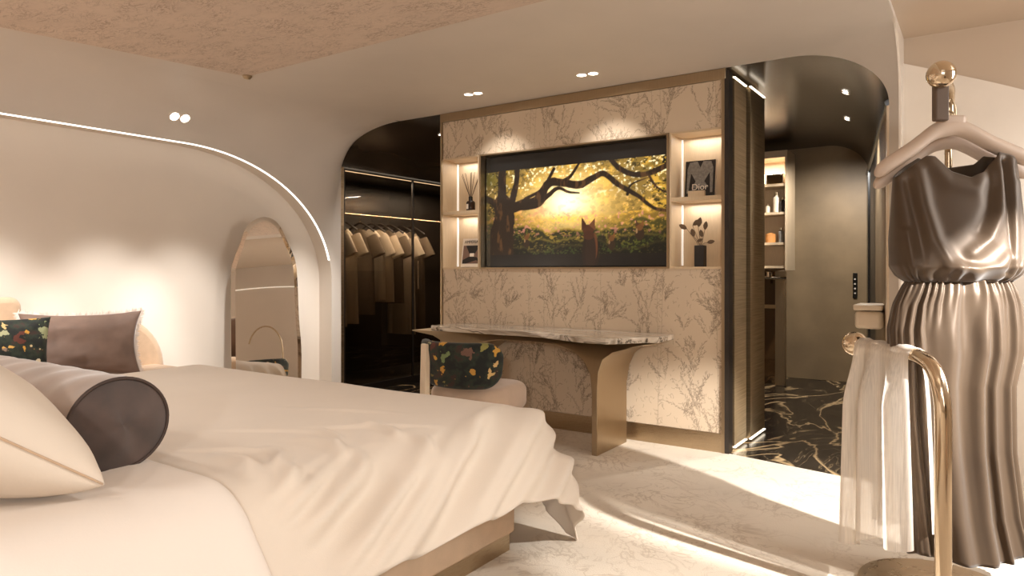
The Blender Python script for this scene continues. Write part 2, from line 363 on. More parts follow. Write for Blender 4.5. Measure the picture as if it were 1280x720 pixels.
# left cove, from the LED arch on the left wall to the flat ceiling and the tunnel arch
def loft(A, B, Cc, k=12):
    V = []
    for a, b, c in zip(A, B, Cc):
        a, b, c = map(np.array, (a, b, c)); V.append([(1-t)**2*a+2*t*(1-t)*c+t*t*b for t in np.linspace(0, 1, k)])
    return V
A, B, Cc = [], [], []
for y in np.linspace(YB, 3.0, 12): A.append((XL, y, 2.17)); B.append((-4.45, y, H)); Cc.append((-4.96, y, H-0.03))
def arcl(a): return (XL, 3.0+1.43*math.sin(a), 1.10+1.07*math.cos(a))
al = arch_left(40)
for s in np.linspace(0.02, 1, 56):
    if s < 0.8: a = arcl(s/0.8*PI/2)
    else: a = (XL, 4.43, 1.10*(1-(s-0.8)/0.2))
    if s < 0.3: t = s/0.3; b = (-4.45+0.17*t, 3.0+(YT-3.0)*t, H)
    elif s < 0.7: i = (s-0.3)/0.4*39; j = min(int(i), 38); f = i-j; b = (al[j][0]*(1-f)+al[j+1][0]*f, YT, al[j][1]*(1-f)+al[j+1][1]*f)
    else: b = (XL, YT, 2.18*(1-(s-0.7)/0.3))
    mid = (np.array(a)+np.array(b))/2; top = np.array((a[0]+0.07, (a[1]+b[1])/2+0.05, b[2]-0.02)); wgt = float(1-ss(0.25, 0.75, s))
    A.append(a); B.append(b); Cc.append(tuple(top*wgt+mid*(1-wgt)))
struct('trim_1', MB().grid(loft(A, B, Cc, 14)), M['plaster'], smooth='all')
# left wall with recessed arch (reveal) and LED line
rim = [(y, 2.17) for y in np.linspace(YB, 3.0, 6)]+[arcl(a)[1:] for a in np.linspace(0.05, PI/2, 26)]+[(4.43, 0.0)]
wl = struct('wall_left', MB().prism([(YB, 0.0)]+rim, 'x', -5.32, -5.20), M['wall'])
obj('reveal', MB().grid([[(-5.20, y, z), (XL, y, z)] for (y, z) in rim]), M['wall'], wl, smooth=50)
off = []
for i, (y, z) in enumerate(rim):
    p0 = np.array(rim[max(i-1, 0)]); p1 = np.array(rim[min(i+1, len(rim)-1)]); t = (p1-p0)/np.linalg.norm(p1-p0); n = np.array((t[1], -t[0]))
    off.append(((y, z), (y+n[0]*0.007, z+n[1]*0.007)))
obj('led_strip', MB().grid([[(XL-0.014, a[0], a[1]), (XL-0.014, b[0], b[1]), (XL+0.001, b[0], b[1]), (XL+0.001, a[0], a[1])] for a, b in off if a[1] > 1.25], wrap=True), M['led_arch'], wl)
obj('edge_trim', MB().box(-5.065, -5.028, YT-0.005, YT+0.03, 0, 2.18), M['gold'], wl)
# right corner of the tunnel, between the arch and the lacquered bay
A, B, Cc = [], [], []
ar = arch_right(30)
for s in np.linspace(0, 1, 40):
    if s < 0.7: t = s/0.7*PI/2; a = (XR, 4.15+0.35*math.sin(t), H-0.37+0.37*math.cos(t))
    else: a = (XR, 4.5, (H-0.37)*(1-(s-0.7)/0.3))
    if s < 0.7: i = s/0.7*29; j = min(int(i), 28); f = i-j; b = (ar[j][0]*(1-f)+ar[j+1][0]*f, YT, ar[j][1]*(1-f)+ar[j+1][1]*f)
    else: b = (-0.45, YT, 2.16*(1-(s-0.7)/0.3))
    mid = (np.array(a)+np.array(b))/2; top = np.array((mid[0], mid[1], max(a[2], b[2]))); wgt = float(1-ss(0.3, 0.7, s))*0.6
    A.append(a); B.append(b); Cc.append(tuple(top*wgt+mid*(1-wgt)))
struct('trim_2', MB().grid(loft(A, B, Cc, 8)), M['plaster'], smooth='all')
struct('trim_3', MB().prism([(4.15, H+0.05)]+[(4.15+0.35*math.sin(t), H-0.37+0.37*math.cos(t)) for t in np.linspace(0, PI/2, 10)]+[(4.5, 0), (4.75, 0), (4.75, H+0.05)], 'x', XR-0.012, XR), M['white_gloss'])
# lacquered bay at the right
struct('ceiling', MB().prism([(XR, YB), (2.0, YB), (2.0, 4.75), (XR, 4.75)], 'z', H+0.03, H+0.1), M['gloss'])
wb = struct('wall_back', MB().box(XR, 2.0, 4.66, 4.78, 0, H+0.05), M['gloss'])
crv = [(XR, 2.40), (-0.18, 2.317), (0.18, 2.164), (0.6, 1.95), (1.0, 1.66), (1.3, 1.3), (1.45, 0.9), (1.5, 0.0)]
obj('arch_panel', MB().prism([(XR, 0.0)]+smooth_path(crv, 6), 'y', 4.635, 4.665), M['white_gloss'], wb)
# tunnel vault, walls behind the media wall
fr = [(x, z) for x, z in reversed(arch_left(20))]+arch_right(20)
bk = [(x if x < -3 else x-0.55*(x+3)/2.55 if x > -3 else x, z+0.05*max(0, (x+2)/1.5)) for x, z in fr]
struct('ceiling', MB().grid([[(x*(1-t)+X2*t, YT+t*(8.2-YT), z*(1-t)+Z2*t) for (x, z), (X2, Z2) in zip(fr, bk)] for t in np.linspace(0, 1, 6)]), M['vault'], smooth='all')
struct('wall_end', MB().box(-5.8, -0.7, 8.2, 8.3, 0, 2.7), M['concrete'])
wr = struct('wall_corridor', MB().prism([(-0.45, YT), (-1.0, 8.2), (-0.9, 8.2), (-0.39, YT)], 'z', 0, 2.24), M['darkwood'])
def cw(t, off=0.012): return (-0.45-0.55*t-off, YT+3.65*t)
obj('bronze_panel', MB().prism([cw(0.05), cw(0.45), cw(0.45, 0.0), cw(0.05, 0.0)], 'z', 0.0, 2.15), M['concrete'], wr)
obj('jamb', MB().prism([cw(0.0), cw(0.035), cw(0.035, 0.0), cw(0.0, 0.0)], 'z', 0.0, 2.15), M['ceramic'], wr)
obj('frame_strip', MB().prism([cw(0.90, 0.02), cw(0.999, 0.02), cw(0.999, 0.0), cw(0.90, 0.0)], 'z', 0.0, 2.2), M['black'], wr)
struct('trim_4', MB().prism([(-0.448, 2.21), (-0.448, 2.17), (-1.0, 2.20), (-1.0, 2.26)], 'y', 8.18, 8.2), M['black'])
obj('edge_strip', MB().tube([(-0.455, YT, 2.165), (-1.01, 8.19, 2.215)], 0.02, 6), M['black'], wr)
struct('wall_wardrobe', MB().box(-5.95, -5.85, 4.45, 8.2, 0, 2.6), M['black'])
# hidden sides of the room
struct('wall_rear', MB().box(-5.2, 2.1, YB-0.1, YB, 0, H+0.1), M['plaster'])
wrr = struct('wall_right', MB().box(2.0, 2.1, YB, 4.75, 0, H+0.1), M['plaster'])
rr = [(-1.2+3.0*math.cos(a)*1.0+2.2, 1.10+1.07*math.sin(a)) for a in np.linspace(0, PI, 40)]
obj('led_strip', MB().grid([[(1.985, y, z), (1.985, (y-1.0)*0.992+1.0, z-0.015), (2.0, (y-1.0)*0.992+1.0, z-0.015), (2.0, y, z)] for y, z in rr], wrap=True), M['led_soft'], wrr)

# ================================================================== MEDIA WALL
mw = thing('media_wall', 'free-standing media wall papered with sketched grasses, brass trimmed, with open niches', 'wall unit', (-2.6, 4.95, 0))
X0, X1, YF, YK = -3.80, -1.39, 4.55, 5.34
ZN0, ZN1 = 1.22, 2.125
NL, NR = (-3.785, -3.415), (-1.765, -1.41)      # niche openings
TVX = (-3.395, -1.785)
core = MB()
core.box(X0, X1, YF+0.22, YK, 0.0, 2.5)
core.box(X0, X1, YF+0.012, YF+0.22, 0.0, ZN0-0.012); core.box(X0, X1, YF+0.012, YF+0.22, ZN1+0.012, 2.5)
core.box(NL[1]+0.012, TVX[0], YF+0.012, YF+0.22, ZN0-0.012, ZN1+0.012); core.box(TVX[1], NR[0]-0.012, YF+0.012, YF+0.22, ZN0-0.012, ZN1+0.012)
obj('core', core, M['oak'], mw)
# wallpaper drawing
def draw_paper():
    res = 0.003; wN = int((X1-X0)/res)+1; hN = int(2.5/res)+1; ink = np.zeros((hN, wN))
    rg = np.random.default_rng(11)
    def stroke(p, q, bend, a, wd=1):
        L = math.hypot(q[0]-p[0], q[1]-p[1]); n = max(int(L/0.002), 2); t = np.linspace(0, 1, n)
        mx, my = (p[0]+q[0])/2-(q[1]-p[1])*bend, (p[1]+q[1])/2+(q[0]-p[0])*bend
        x = (1-t)**2*p[0]+2*t*(1-t)*mx+t*t*q[0]; y = (1-t)**2*p[1]+2*t*(1-t)*my+t*t*q[1]
        for ox, oy in ((0, 0),) if wd == 1 else ((0, 0), (0.003, 0)):
            i = np.round((x+ox)/res).astype(int) % wN; j = np.round((y+oy)/res).astype(int); ok = (j >= 0) & (j < hN)
            np.maximum.at(ink, (j[ok], i[ok]), a*rg.uniform(0.5, 1.0, ok.sum()))
        return list(zip(x, y))
    for k in range(230):                                           # fans of fern-like sprays
        x, y = rg.uniform(0, X1-X0), rg.uniform(-0.2, 2.4); axis = PI/2+rg.normal(0, 0.5); nb = rg.integers(3, 8); sz = rg.uniform(0.08, 0.30); kind = rg.integers(0, 3)
        for b_ in range(nb):
            an = axis+rg.uniform(-0.75, 0.75); L = sz*rg.uniform(0.6, 1.1)
            st = stroke((x, y), (x+L*math.cos(an), y+L*math.sin(an)), rg.normal(0, 0.15), 0.32)
            n_ = len(st)
            for ii in range(n_//5, n_, 4):
                if rg.random() < 0.75:
                    sg = rg.choice((-1, 1)); q = st[ii]; a2 = an+sg*rg.uniform(0.4, 0.9); l = rg.uniform(0.006, 0.017)*(1.3 if kind == 0 else 1.0)
                    stroke(q, (q[0]+l*math.cos(a2), q[1]+l*math.sin(a2)), 0.15*sg, 0.8)
    for k in range(10):                                            # tall stems
        x = rg.uniform(0, X1-X0)
        st = stroke((x, 0.0), (x+rg.normal(0, 0.05), 2.5), rg.normal(0, 0.02), 0.4)
        for q in st[::16]: stroke(q, (q[0]+rg.normal(0, 0.02), q[1]+rg.uniform(0.0, 0.03)), 0.3, 0.5)
    for k in range(3000):
        x, y = rg.uniform(0, X1-X0), rg.uniform(0, 2.5)
        if fbm(np.array(x*3), np.array(y*1.5), 3) > 0.42: stroke((x, y), (x+rg.normal(0, 0.014), y+rg.normal(0.01, 0.016)), 0.3, 0.55)
    b = ink.copy(); b[1:] = np.maximum(b[1:], ink[:-1]*0.2)
    yy, xx = np.mgrid[0:hN, 0:wN]*res
    base = np.array(srgb(202, 180, 154)); dark = np.array(srgb(74, 54, 38)); tone = (0.92+0.14*fbm(xx*3, yy*3, 4))[..., None]
    a = np.clip(b*0.95, 0, 1)[..., None]
    return base*tone*(1-a)+dark*a, res
PAP, RES = draw_paper()
def paper_cut(x0, x1, z0, z1): return PAP[int(z0/RES):int(z1/RES)+1, int((x0-X0)/RES):int((x1-X0)/RES)+1]
print_grid('wallpaper_panel', X0+0.015, X1-0.03, ZN1+0.012, 2.445, YF, paper_cut(X0+0.015, X1-0.03, ZN1+0.012, 2.445), M['paper'], mw, 0.012)
print_grid('wallpaper_panel', X0+0.015, X1-0.03, 0.125, ZN0-0.012, YF, paper_cut(X0+0.015, X1-0.03, 0.125, ZN0-0.012), M['paper'], mw, 0.012)
obj('top_trim', MB().box(X0-0.01, X1, YF-0.012, YF+0.012, 2.447, H-0.002), M['gold_soft'], mw, bevel=0.004)
obj('baseboard', MB().box(X0, X1, YF-0.006, YF+0.012, 0.0, 0.124), M['gold'], mw)
for xa, xb in ((X0-0.004, X0+0.013), (X1-0.028, X1-0.008)): obj('edge_strip', MB().box(xa, xb, YF-0.014, YF+0.014, 0.0, 2.446), M['gold_soft'], mw)
obj('corner_post', MB().box(X1-0.008, X1+0.02, YF-0.01, YF+0.07, 0.0, 2.5), M['darkwood'], mw)
for (xa, xb) in (NL, NR):
    obj('niche_back', MB().box(xa, xb, YF+0.205, YF+0.222, ZN0, ZN1), M['oak'], mw)
    obj('niche_side', MB().box(xa-0.014, xa, YF-0.004, YF+0.21, ZN0-0.012, ZN1+0.012), M['oak'], mw)
    obj('niche_side', MB().box(xb, xb+0.014, YF-0.004, YF+0.21, ZN0-0.012, ZN1+0.012), M['oak'], mw)
    obj('niche_top', MB().box(xa, xb, YF-0.004, YF+0.21, ZN1, ZN1+0.012), M['oak'], mw)
    obj('niche_bottom', MB().box(xa, xb, YF-0.004, YF+0.21, ZN0-0.014, ZN0), M['oak'], mw)
    obj('shelf', MB().box(xa, xb, YF-0.002, YF+0.207, 1.665, 1.692), M['oak'], mw)
    for (za, zb) in ((ZN0+0.01, 1.655), (1.70, ZN1-0.01)): obj('led_strip', MB().box(xa+0.002, xa+0.012, YF+0.185, YF+0.2, za, zb), M['led_soft'], mw)
obj('recess_frame', MB().box(TVX[0]-0.004, TVX[0]+0.012, YF-0.008, YF+0.2, ZN0-0.012, ZN1+0.012).box(TVX[1]-0.012, TVX[1]+0.004, YF-0.008, YF+0.2, ZN0-0.012, ZN1+0.012).box(TVX[0]+0.012, TVX[1]-0.012, YF-0.008, YF+0.2, ZN1, ZN1+0.012).box(TVX[0]+0.012, TVX[1]-0.012, YF-0.008, YF+0.2, ZN0-0.012, ZN0), M['gold_soft'], mw)
for (xa, xb) in (NL, NR):
    for z_ in (1.655, ZN1-0.01): area(((xa+xb)/2, YF+0.15, z_), ((xa+xb)/2, YF+0.15, 0), 0.7, 0.26, 0.04)
# ribbed end of the media wall with LED outlines
for (xa, ya, yb) in ((X1+0.012, YF+0.1, 4.93), (X1+0.035, 4.95, 5.33)):
    n = 46; rb = [(xa+0.006+0.005*math.cos(i*PI), ya+(yb-ya)*i/n) for i in range(n+1)]
    obj('ribbed_panel', MB().prism([(X1-0.0, ya)]+rb+[(X1-0.0, yb)], 'z', 0.03, 2.47), M['ribbed'], mw)
    obj('led_strip', MB().box(xa+0.002, xa+0.016, ya, yb, 2.476, 2.482), M['led'], mw)
    obj('led_strip', MB().box(xa+0.002, xa+0.018, ya, yb, 0.018, 0.023), M['led'], mw)
obj('led_strip', MB().box(X0-0.014, X0-0.004, 4.62, YK, 0.016, 0.028), M['led'], mw)

# ================================================================== TELEVISION
def picture():
    Wd, Hh = 352, 196; yy, xx = np.mgrid[0:Hh, 0:Wd]; u = xx/(Wd-1); v = 1-yy/(Hh-1)          # v from top 0 to bottom 1, row 0 is the bottom
    v = 1-(yy/(Hh-1)); sx = u*1.75; px = u; 
    top, bot = 0.125, 0.90; t = np.clip((v-top)/(bot-top), 0, 1)
    n1 = fbm(sx*14, t*14, 4); n2 = fbm(sx*40+5, t*40, 3); n3 = fbm(sx*6+9, t*6+3, 4)
    glow = np.exp(-(((u-0.48)/0.20)**2+((t-0.42)/0.30)**2)); glow2 = np.exp(-(((u-0.5)/0.42)**2+((t-0.40)/0.5)**2))
    def mix(a, b, f): return a*(1-f[..., None])+np.array(b)*f[..., None]
    img = np.zeros((Hh, Wd, 3)); img[:] = srgb(92, 78, 30)
    img = mix(img, srgb(176, 138, 48), ss(0.42, 0.6, n1)); img = mix(img, srgb(220, 172, 92), ss(0.56, 0.72, n2)*0.7); img = mix(img, srgb(52, 54, 20), ss(0.54, 0.66, n3)*0.8)
    img = mix(img, srgb(236, 178, 88), glow2*0.42); img = mix(img, srgb(255, 214, 124), glow*0.9); img = mix(img, srgb(255, 244, 204), glow**3)
    pk = np.exp(-(((u-0.29)/0.09)**2+((t-0.50)/0.10)**2))*ss(0.35, 0.6, n1); img = mix(img, srgb(196, 120, 96), pk*0.8)
    sky = ss(0.6, 0.75, n2)*ss(0.45, 0.2, t); img = mix(img, srgb(250, 236, 190), sky*0.8)
    lf = ss(0.25, 0.02, u); img = mix(img, srgb(44, 58, 20), lf*0.8*ss(0.3, 0.6, n1))
    # bushes
    n4 = fbm(sx*75+2, t*75, 3); n5 = fbm(sx*22+8, t*26+1, 4)
    leafy = ss(0.50, 0.62, n5); img = mix(img, srgb(64, 52, 20), leafy*ss(0.75, 0.25, glow2)*0.9*ss(0.44, 0.52, n4)+leafy*0.2)
    for k, (b0, c0, c1) in enumerate(((0.55, (120, 92, 36), (206, 156, 58)), (0.62, (70, 62, 22), (204, 156, 62)), (0.71, (40, 38, 15), (168, 134, 52)), (0.81, (24, 23, 11), (124, 104, 42)), (0.91, (14, 14, 8), (76, 66, 30)))):
        edge = b0+0.13*(fbm(sx*6+k*9, np.full_like(sx, k*3.3), 4)-0.5)*1.6; msk = ss(-0.012, 0.012, t-edge)*(1 if k > 1 else ss(0.12, 0.4, np.abs(u-0.48))*0.8+0.2)
        lit = ss(0.035, 0.0, t-edge)*0.55+ss(0.52, 0.68, n4)*0.55*ss(0.40, 0.60, n5); lit = lit*(0.65+0.5*glow2+0.3*ss(0.5, 0.6, n3)); c = mix(np.broadcast_to(np.array(srgb(*c0)), img.shape), srgb(*c1), np.clip(lit, 0, 1))
        grn = ss(0.52, 0.62, fbm(sx*9+k, t*9+4, 3))*0.5; c = mix(c, srgb(62, 72, 26), grn*ss(0.5, 0.62, n4))
        img = img*(1-msk[..., None])+c*msk[..., None]
    img = mix(img, srgb(240, 182, 66), np.exp(-(((u-0.48)/0.13)**2+((t-0.61)/0.045)**2))*0.85*ss(0.35, 0.6, n4+0.1))
    fl = ss(0.66, 0.72, fbm(sx*34+3, t*34+8, 2))*ss(0.5, 0.58, t)*ss(0.85, 0.7, t); img = mix(img, srgb(190, 126, 104), fl*0.6)
    img = mix(img, srgb(16, 14, 8), ss(0.16, 0.0, u)*0.6*ss(0.3, 0.7, t)); img = mix(img, srgb(20, 18, 9), ss(0.86, 1.0, u)*0.5*ss(0.4, 0.8, t))
    # great tree and branches (u, t) with widths
    bark, lite = srgb(34, 22, 12), srgb(96, 64, 34)
    def branch(pts, w0, w1):
        nonlocal img
        d, tt = segdist(sx, t*0.78, [(p[0]*1.75, p[1]*0.78) for p in smooth_path(pts, 6)]); wd = (w0+(w1-w0)*tt)*(0.9+0.4*fbm(sx*18, t*18, 2))
        m = ss(0.004, -0.004, d-wd); img = img*(1-m[..., None])+m[..., None]*(np.array(bark)+(np.array(lite)-np.array(bark))*(ss(0.55, 0.75, fbm(sx*30, t*9, 3))*0.5)[..., None])
    branch([(0.09, 0.95), (0.10, 0.72), (0.115, 0.55), (0.10, 0.40)], 0.125, 0.085)
    branch([(0.13, 0.62), (0.10, 0.42), (0.10, 0.2), (0.10, -0.1)], 0.05, 0.035)
    branch([(0.12, 0.5), (0.05, 0.38), (-0.02, 0.30)], 0.05, 0.02)
    branch([(0.15, 0.45), (0.185, 0.2), (0.20, -0.1)], 0.035, 0.02)
    branch([(0.12, 0.48), (0.22, 0.42), (0.31, 0.38), (0.38, 0.20), (0.45, 0.20), (0.55, 0.24), (0.63, 0.17), (0.68, 0.14), (0.76, 0.28), (0.85, 0.40), (0.93, 0.54), (1.02, 0.58)], 0.045, 0.010)
    branch([(0.16, 0.44), (0.30, 0.44), (0.36, 0.36), (0.43, 0.26), (0.49, 0.31), (0.55, 0.33)], 0.03, 0.006)
    branch([(0.31, 0.38), (0.24, 0.36), (0.34, 0.26), (0.41, 0.04)], 0.014, 0.014); branch([(0.44, 0.20), (0.50, 0.14), (0.55, 0.0)], 0.018, 0.01)
    branch([(0.70, -0.05), (0.76, 0.10), (0.84, 0.18), (0.92, 0.17), (1.02, 0.08)], 0.02, 0.02); branch([(0.90, 0.18), (0.94, 0.32), (1.0, 0.40)], 0.012, 0.006); branch([(0.80, 0.38), (0.82, 0.28), (0.90, 0.22)], 0.012, 0.004)
    # fox seen from behind, and two small animals in the ferns
    def blob(cu, ct, ru, rt, col, f=1.0):
        nonlocal img
        d = np.hypot((u-cu)/ru, (t-ct)/rt); m = ss(1.06, 0.9, d)*f; img = img*(1-m[..., None])+m[..., None]*np.array(srgb(*col))
    def tri(a, b, c, col):
        nonlocal img
        P = [a, b, c]; m = np.ones(u.shape, bool); s0 = np.sign((b[0]-a[0])*(c[1]-a[1])-(b[1]-a[1])*(c[0]-a[0]))
        for i in range(3):
            p, q = P[i], P[(i+1) % 3]; m &= ((q[0]-p[0])*(t-p[1])-(q[1]-p[1])*(u-p[0]))*s0 >= 0
        img[m] = srgb(*col)
    for (cu, ct, k) in ((0.86, 0.73, 0.9), (0.25, 0.80, 0.7), (0.72, 0.84, 0.75)):
        blob(cu, ct+0.07, 0.026*k, 0.075*k, (44, 29, 17)); blob(cu, ct, 0.02*k, 0.042*k, (92, 58, 28)); blob(cu-0.016*k, ct+0.04, 0.006*k, 0.03*k, (126, 98, 64))
        tri((cu-0.024*k, ct), (cu-0.02*k, ct-0.085*k), (cu-0.002, ct-0.03), (66, 42, 22)); tri((cu+0.004, ct-0.03), (cu+0.02*k, ct-0.085*k), (cu+0.026*k, ct), (104, 66, 30))
    fu = 0.598
    t = (v-top)/(bot-top)                                          # the fox overlaps the lower band
    blob(fu+0.012, 1.0, 0.046, 0.26, (30, 20, 14)); blob(fu+0.034, 0.92, 0.016, 0.15, (104, 60, 32), 0.6); blob(fu+0.012, 0.98, 0.030, 0.22, (38, 25, 17))
    blob(fu, 0.735, 0.032, 0.055, (66, 34, 18)); blob(fu+0.002, 0.80, 0.030, 0.05, (60, 32, 18))
    tri((fu-0.034, 0.74), (fu-0.036, 0.59), (fu-0.006, 0.69), (60, 30, 16)); tri((fu+0.004, 0.69), (fu+0.036, 0.615), (fu+0.038, 0.75), (92, 54, 30))
    fox = np.hypot((u-fu-0.012)/0.046, (t-1.0)/0.26) < 1
    band = ((v < top+0.03*(1-u)*0.3) | (v > bot)) & ~fox
    img[band] = srgb(20, 17, 14); img *= (0.9*ss(-0.06, 0.07, u)*ss(1.05, 0.97, u)+0.1)[..., None]
    return img**1.08*1.75
tv = thing('television', 'wide wall television showing a golden forest with a fox seen from behind', 'television', (-2.59, YF+0.12, ZN0))
obj('cabinet', MB().box(TVX[0]+0.013, TVX[1]-0.013, YF+0.082, YF+0.2, ZN0+0.001, ZN1-0.001), M['black'], tv)
print_grid('screen', TVX[0]+0.02, TVX[1]-0.02, ZN0+0.012, ZN1-0.012, YF+0.06, picture(), M['screen'], tv, 0.02)

# ================================================================== THINGS IN THE NICHES
d = thing('reed_diffuser', 'dark reed diffuser bottle with thin sticks on upper shelf left of the television', 'diffuser', (-3.575, 4.66, 1.692))
obj('bottle', MB().lathe([(0.036, 0), (0.038, 0.004), (0.038, 0.075), (0.030, 0.088), (0.016, 0.094)], n=20), M['amber'], d, smooth=True, local=True)
obj('collar', MB().lathe([(0.018, 0.094), (0.018, 0.125), (0.014, 0.127)], n=16), M['black'], d, smooth=True, local=True)
obj('paper_label', MB().grid([[(0.0388*math.sin(a), -0.0388*math.cos(a), z) for a in np.linspace(-0.75, 0.1, 6)] for z in (0.02, 0.062)]), M['bookw'], d, local=True)
for k in range(8):
    a = -0.42+0.84*k/7; obj('reed', MB().tube([(0, 0, 0.1), (0.27*math.sin(a), 0.02*math.cos(k*2.1), 0.12+0.21*math.cos(a))], 0.0022, 5), M['reed'], d, local=True)
def text_obj(name, body, size, m, parent, mtx, extrude=0.0006):
    c = bpy.data.curves.new(name, 'FONT'); c.body = body; c.size = size; c.align_x = 'CENTER'; c.align_y = 'CENTER'; c.extrude = extrude
    tmp = bpy.data.objects.new(name, c); C.objects.link(tmp); dg = bpy.context.evaluated_depsgraph_get(); me = bpy.data.meshes.new_from_object(tmp.evaluated_get(dg)); bpy.data.objects.remove(tmp)
    me.name = name; me.transform(mtx); me.materials.clear(); me.materials.append(m)
    o = bpy.data.objects.new(name, me); C.objects.link(o); o.parent = parent; return o
def book(name, label, loc, rotz, wd, ht, th, lean):
    t = thing(name, label, 'book', loc, rotz)
    T = Matrix.Translation((0, 0, th*math.sin(lean))) @ Matrix.Rotation(-lean, 4, 'X')   # leans back (+y)
    return t, T
def tmb(mb, T):
    o = MB(); o.f = list(mb.f); o.v = [tuple(T @ Vector(p)) for p in mb.v]; return o
bk1, T = book('magazine', 'white magazine leaning in the lower niche left of the television', (-3.57, 4.655, ZN0+0.001), 0.0, 0.2, 0.27, 0.02, 0.16)
obj('cover', tmb(MB().box(-0.11, 0.11, 0, 0.014, 0.002, 0.245), T), M['bookw'], bk1, local=True)
ph = MB().box(-0.098, 0.098, -0.0008, 0.0, 0.03, 0.185)
obj('cover_photo', tmb(ph, T), M['inkmid'], bk1, local=True)
obj('cover_photo', tmb(MB().prism([(-0.07, 0.185), (0.075, 0.185), (0.03, 0.115), (-0.03, 0.115)], 'y', -0.0016, -0.0008), T), M['inkdark'], bk1, local=True)
obj('cover_photo', tmb(MB().box(-0.022, 0.022, -0.0024, -0.0016, 0.09, 0.118), T), M['bookw'], bk1, local=True)
obj('cover_photo', tmb(MB().prism([(-0.095, 0.06), (-0.03, 0.09), (0.05, 0.085), (0.095, 0.05), (0.095, 0.03), (0.05, 0.06), (-0.06, 0.03), (-0.095, 0.03)], 'y', -0.0016, -0.0008), T), M['inkdark'], bk1, local=True)
text_obj('title', 'AMPERIALE', 0.036, M['inkdark'], bk1, T @ Matrix.Translation((0, -0.0012, 0.215)) @ Matrix.Rotation(PI/2, 4, 'X'))
bk2, T = book('display_book', 'black book with a jacket on its cover standing on upper shelf right of the television', (-1.605, 4.655, 1.6925), 0.0, 0.2, 0.26, 0.03, 0.10)
obj('cover', tmb(MB().box(-0.105, 0.105, 0, 0.03, 0.003, 0.255), T), M['bookw'], bk2, local=True)
obj('cover_photo', tmb(MB().box(-0.105, 0.105, -0.001, 0.0, 0.003, 0.255), T), M['inkdark'], bk2, local=True)
jk = [(-0.075, 0.245), (-0.02, 0.25), (0.0, 0.205), (0.02, 0.25), (0.075, 0.245), (0.09, 0.2), (0.088, 0.03), (0.072, 0.03), (0.066, 0.17), (0.03, 0.11), (0.06, 0.065), (-0.06, 0.065), (-0.03, 0.11), (-0.064, 0.17), (-0.08, 0.03), (-0.092, 0.03), (-0.09, 0.2)]
obj('cover_photo', tmb(MB().prism(jk, 'y', -0.0018, -0.001), T), M['inkgrey'], bk2, local=True)
text_obj('title', 'Dior', 0.06, M['bookw'], bk2, T @ Matrix.Translation((0.0, -0.0024, 0.07)) @ Matrix.Rotation(PI/2, 4, 'X'))
bs = thing('book_stand', 'small pale block in front of the black book', 'stand', (-1.605, 4.60, 1.6925))
obj('block', MB().box(-0.058, 0.058, -0.012, 0.012, 0, 0.042), M['oak'], bs, local=True, bevel=0.003)
vs = thing('vase', 'dark rectangular vase holding dried leaves in the lower niche right of the television', 'vase', (-1.60, 4.66, ZN0+0.001))
obj('body', MB().box(-0.033, 0.033, -0.03, 0.03, 0, 0.145), M['inkdark'], vs, local=True, bevel=0.003)
for (ex, ez, ang, L) in ((-0.055, 0.285, 0.55, 0.058), (-0.095, 0.26, 2.62, 0.055), (-0.015, 0.27, 1.35, 0.058), (-0.045, 0.205, 1.85, 0.05), (-0.025, 0.172, 0.4, 0.036), (0.03, 0.25, 1.4, 0.05), (0.012, 0.20, 1.8, 0.046), (0.045, 0.163, 0.2, 0.045)):
    stem = obj('stem', MB().tube(smooth_path([(0.0, 0.0, 0.1), (ex*0.35, 0.01, 0.15+0.2*(ez-0.14)), (ex, 0.0, ez)], 4), 0.0016, 5), M['leaf'], vs, local=True)
    c, s = math.cos(ang), math.sin(ang); lv = MB(); L *= 1.2; prof = [(0, 0), (0.2, 0.17), (0.5, 0.26), (0.8, 0.17), (1, 0)]
    up = [(ex+L*(a*c-b*s), -0.004*math.sin(a*3), ez+L*(a*s+b*c)) for a, b in prof]; dn = [(ex+L*(a*c+b*s), 0.004, ez+L*(a*s-b*c)) for a, b in prof]
    lv.grid([up, dn]); obj('leaf', lv, M['leaf'], stem, local=True, solid=0.002)

# ================================================================== DOWNLIGHTS
def downlight(c, u, v, nrm, label, r=0.034, gap=0.082):
    """twin recessed lamps; u axis joins them"""
    c, u, nrm = Vector(c), Vector(u).normalized(), Vector(nrm).normalized(); v = nrm.cross(u)
    t = thing('downlight', label, 'ceiling light', c, 0, 'recessed twin downlights')
    W4[t.name] = Matrix.Translation(c)
    for s in (-0.5, 0.5):
        m0 = c+u*gap*s; ring = MB(); n = 20; pr = [(r+0.008, 0.0), (r+0.008, 0.004), (r, 0.006), (r*0.92, 0.0)]
        ring.grid([[m0+(u*math.cos(2*PI*k/n)+v*math.sin(2*PI*k/n))*a+nrm*b for k in range(n)] for a, b in pr], wrap=True)
        obj('ring', ring, M['white_gloss'], t, smooth=True)
        fc = MB(); fc.add([m0+(u*math.cos(2*PI*k/n)+v*math.sin(2*PI*k/n))*r*0.92+nrm*0.002 for k in range(n)], [tuple(range(n))]); obj('lamp', fc, M['lamp'], t)
    return t
downlight((-3.16, 4.15, H), (1, 0.12, 0), None, (0, 0, -1), 'twin downlight in the ceiling above the left half of the television')
downlight((-2.21, 4.17, H), (1, 0.12, 0), None, (0, 0, -1), 'twin downlight in the ceiling above the right half of the television')
def cove(t, y): a, c, b = np.array((XL, y, 2.17)), np.array((-4.96, y, H-0.03)), np.array((-4.45, y, H)); return (1-t)**2*a+2*t*(1-t)*c+t*t*b
p = cove(0.30, 2.90); q = cove(0.34, 2.90); tg = q-p; nrm = np.cross(tg, (0, 1, 0)); nrm = nrm/np.linalg.norm(nrm); nrm = nrm if nrm[0] > 0 else -nrm
downlight(p+nrm*0.002, (0, 1, 0), None, nrm, 'twin downlight in the curved cove above the white arched wall')
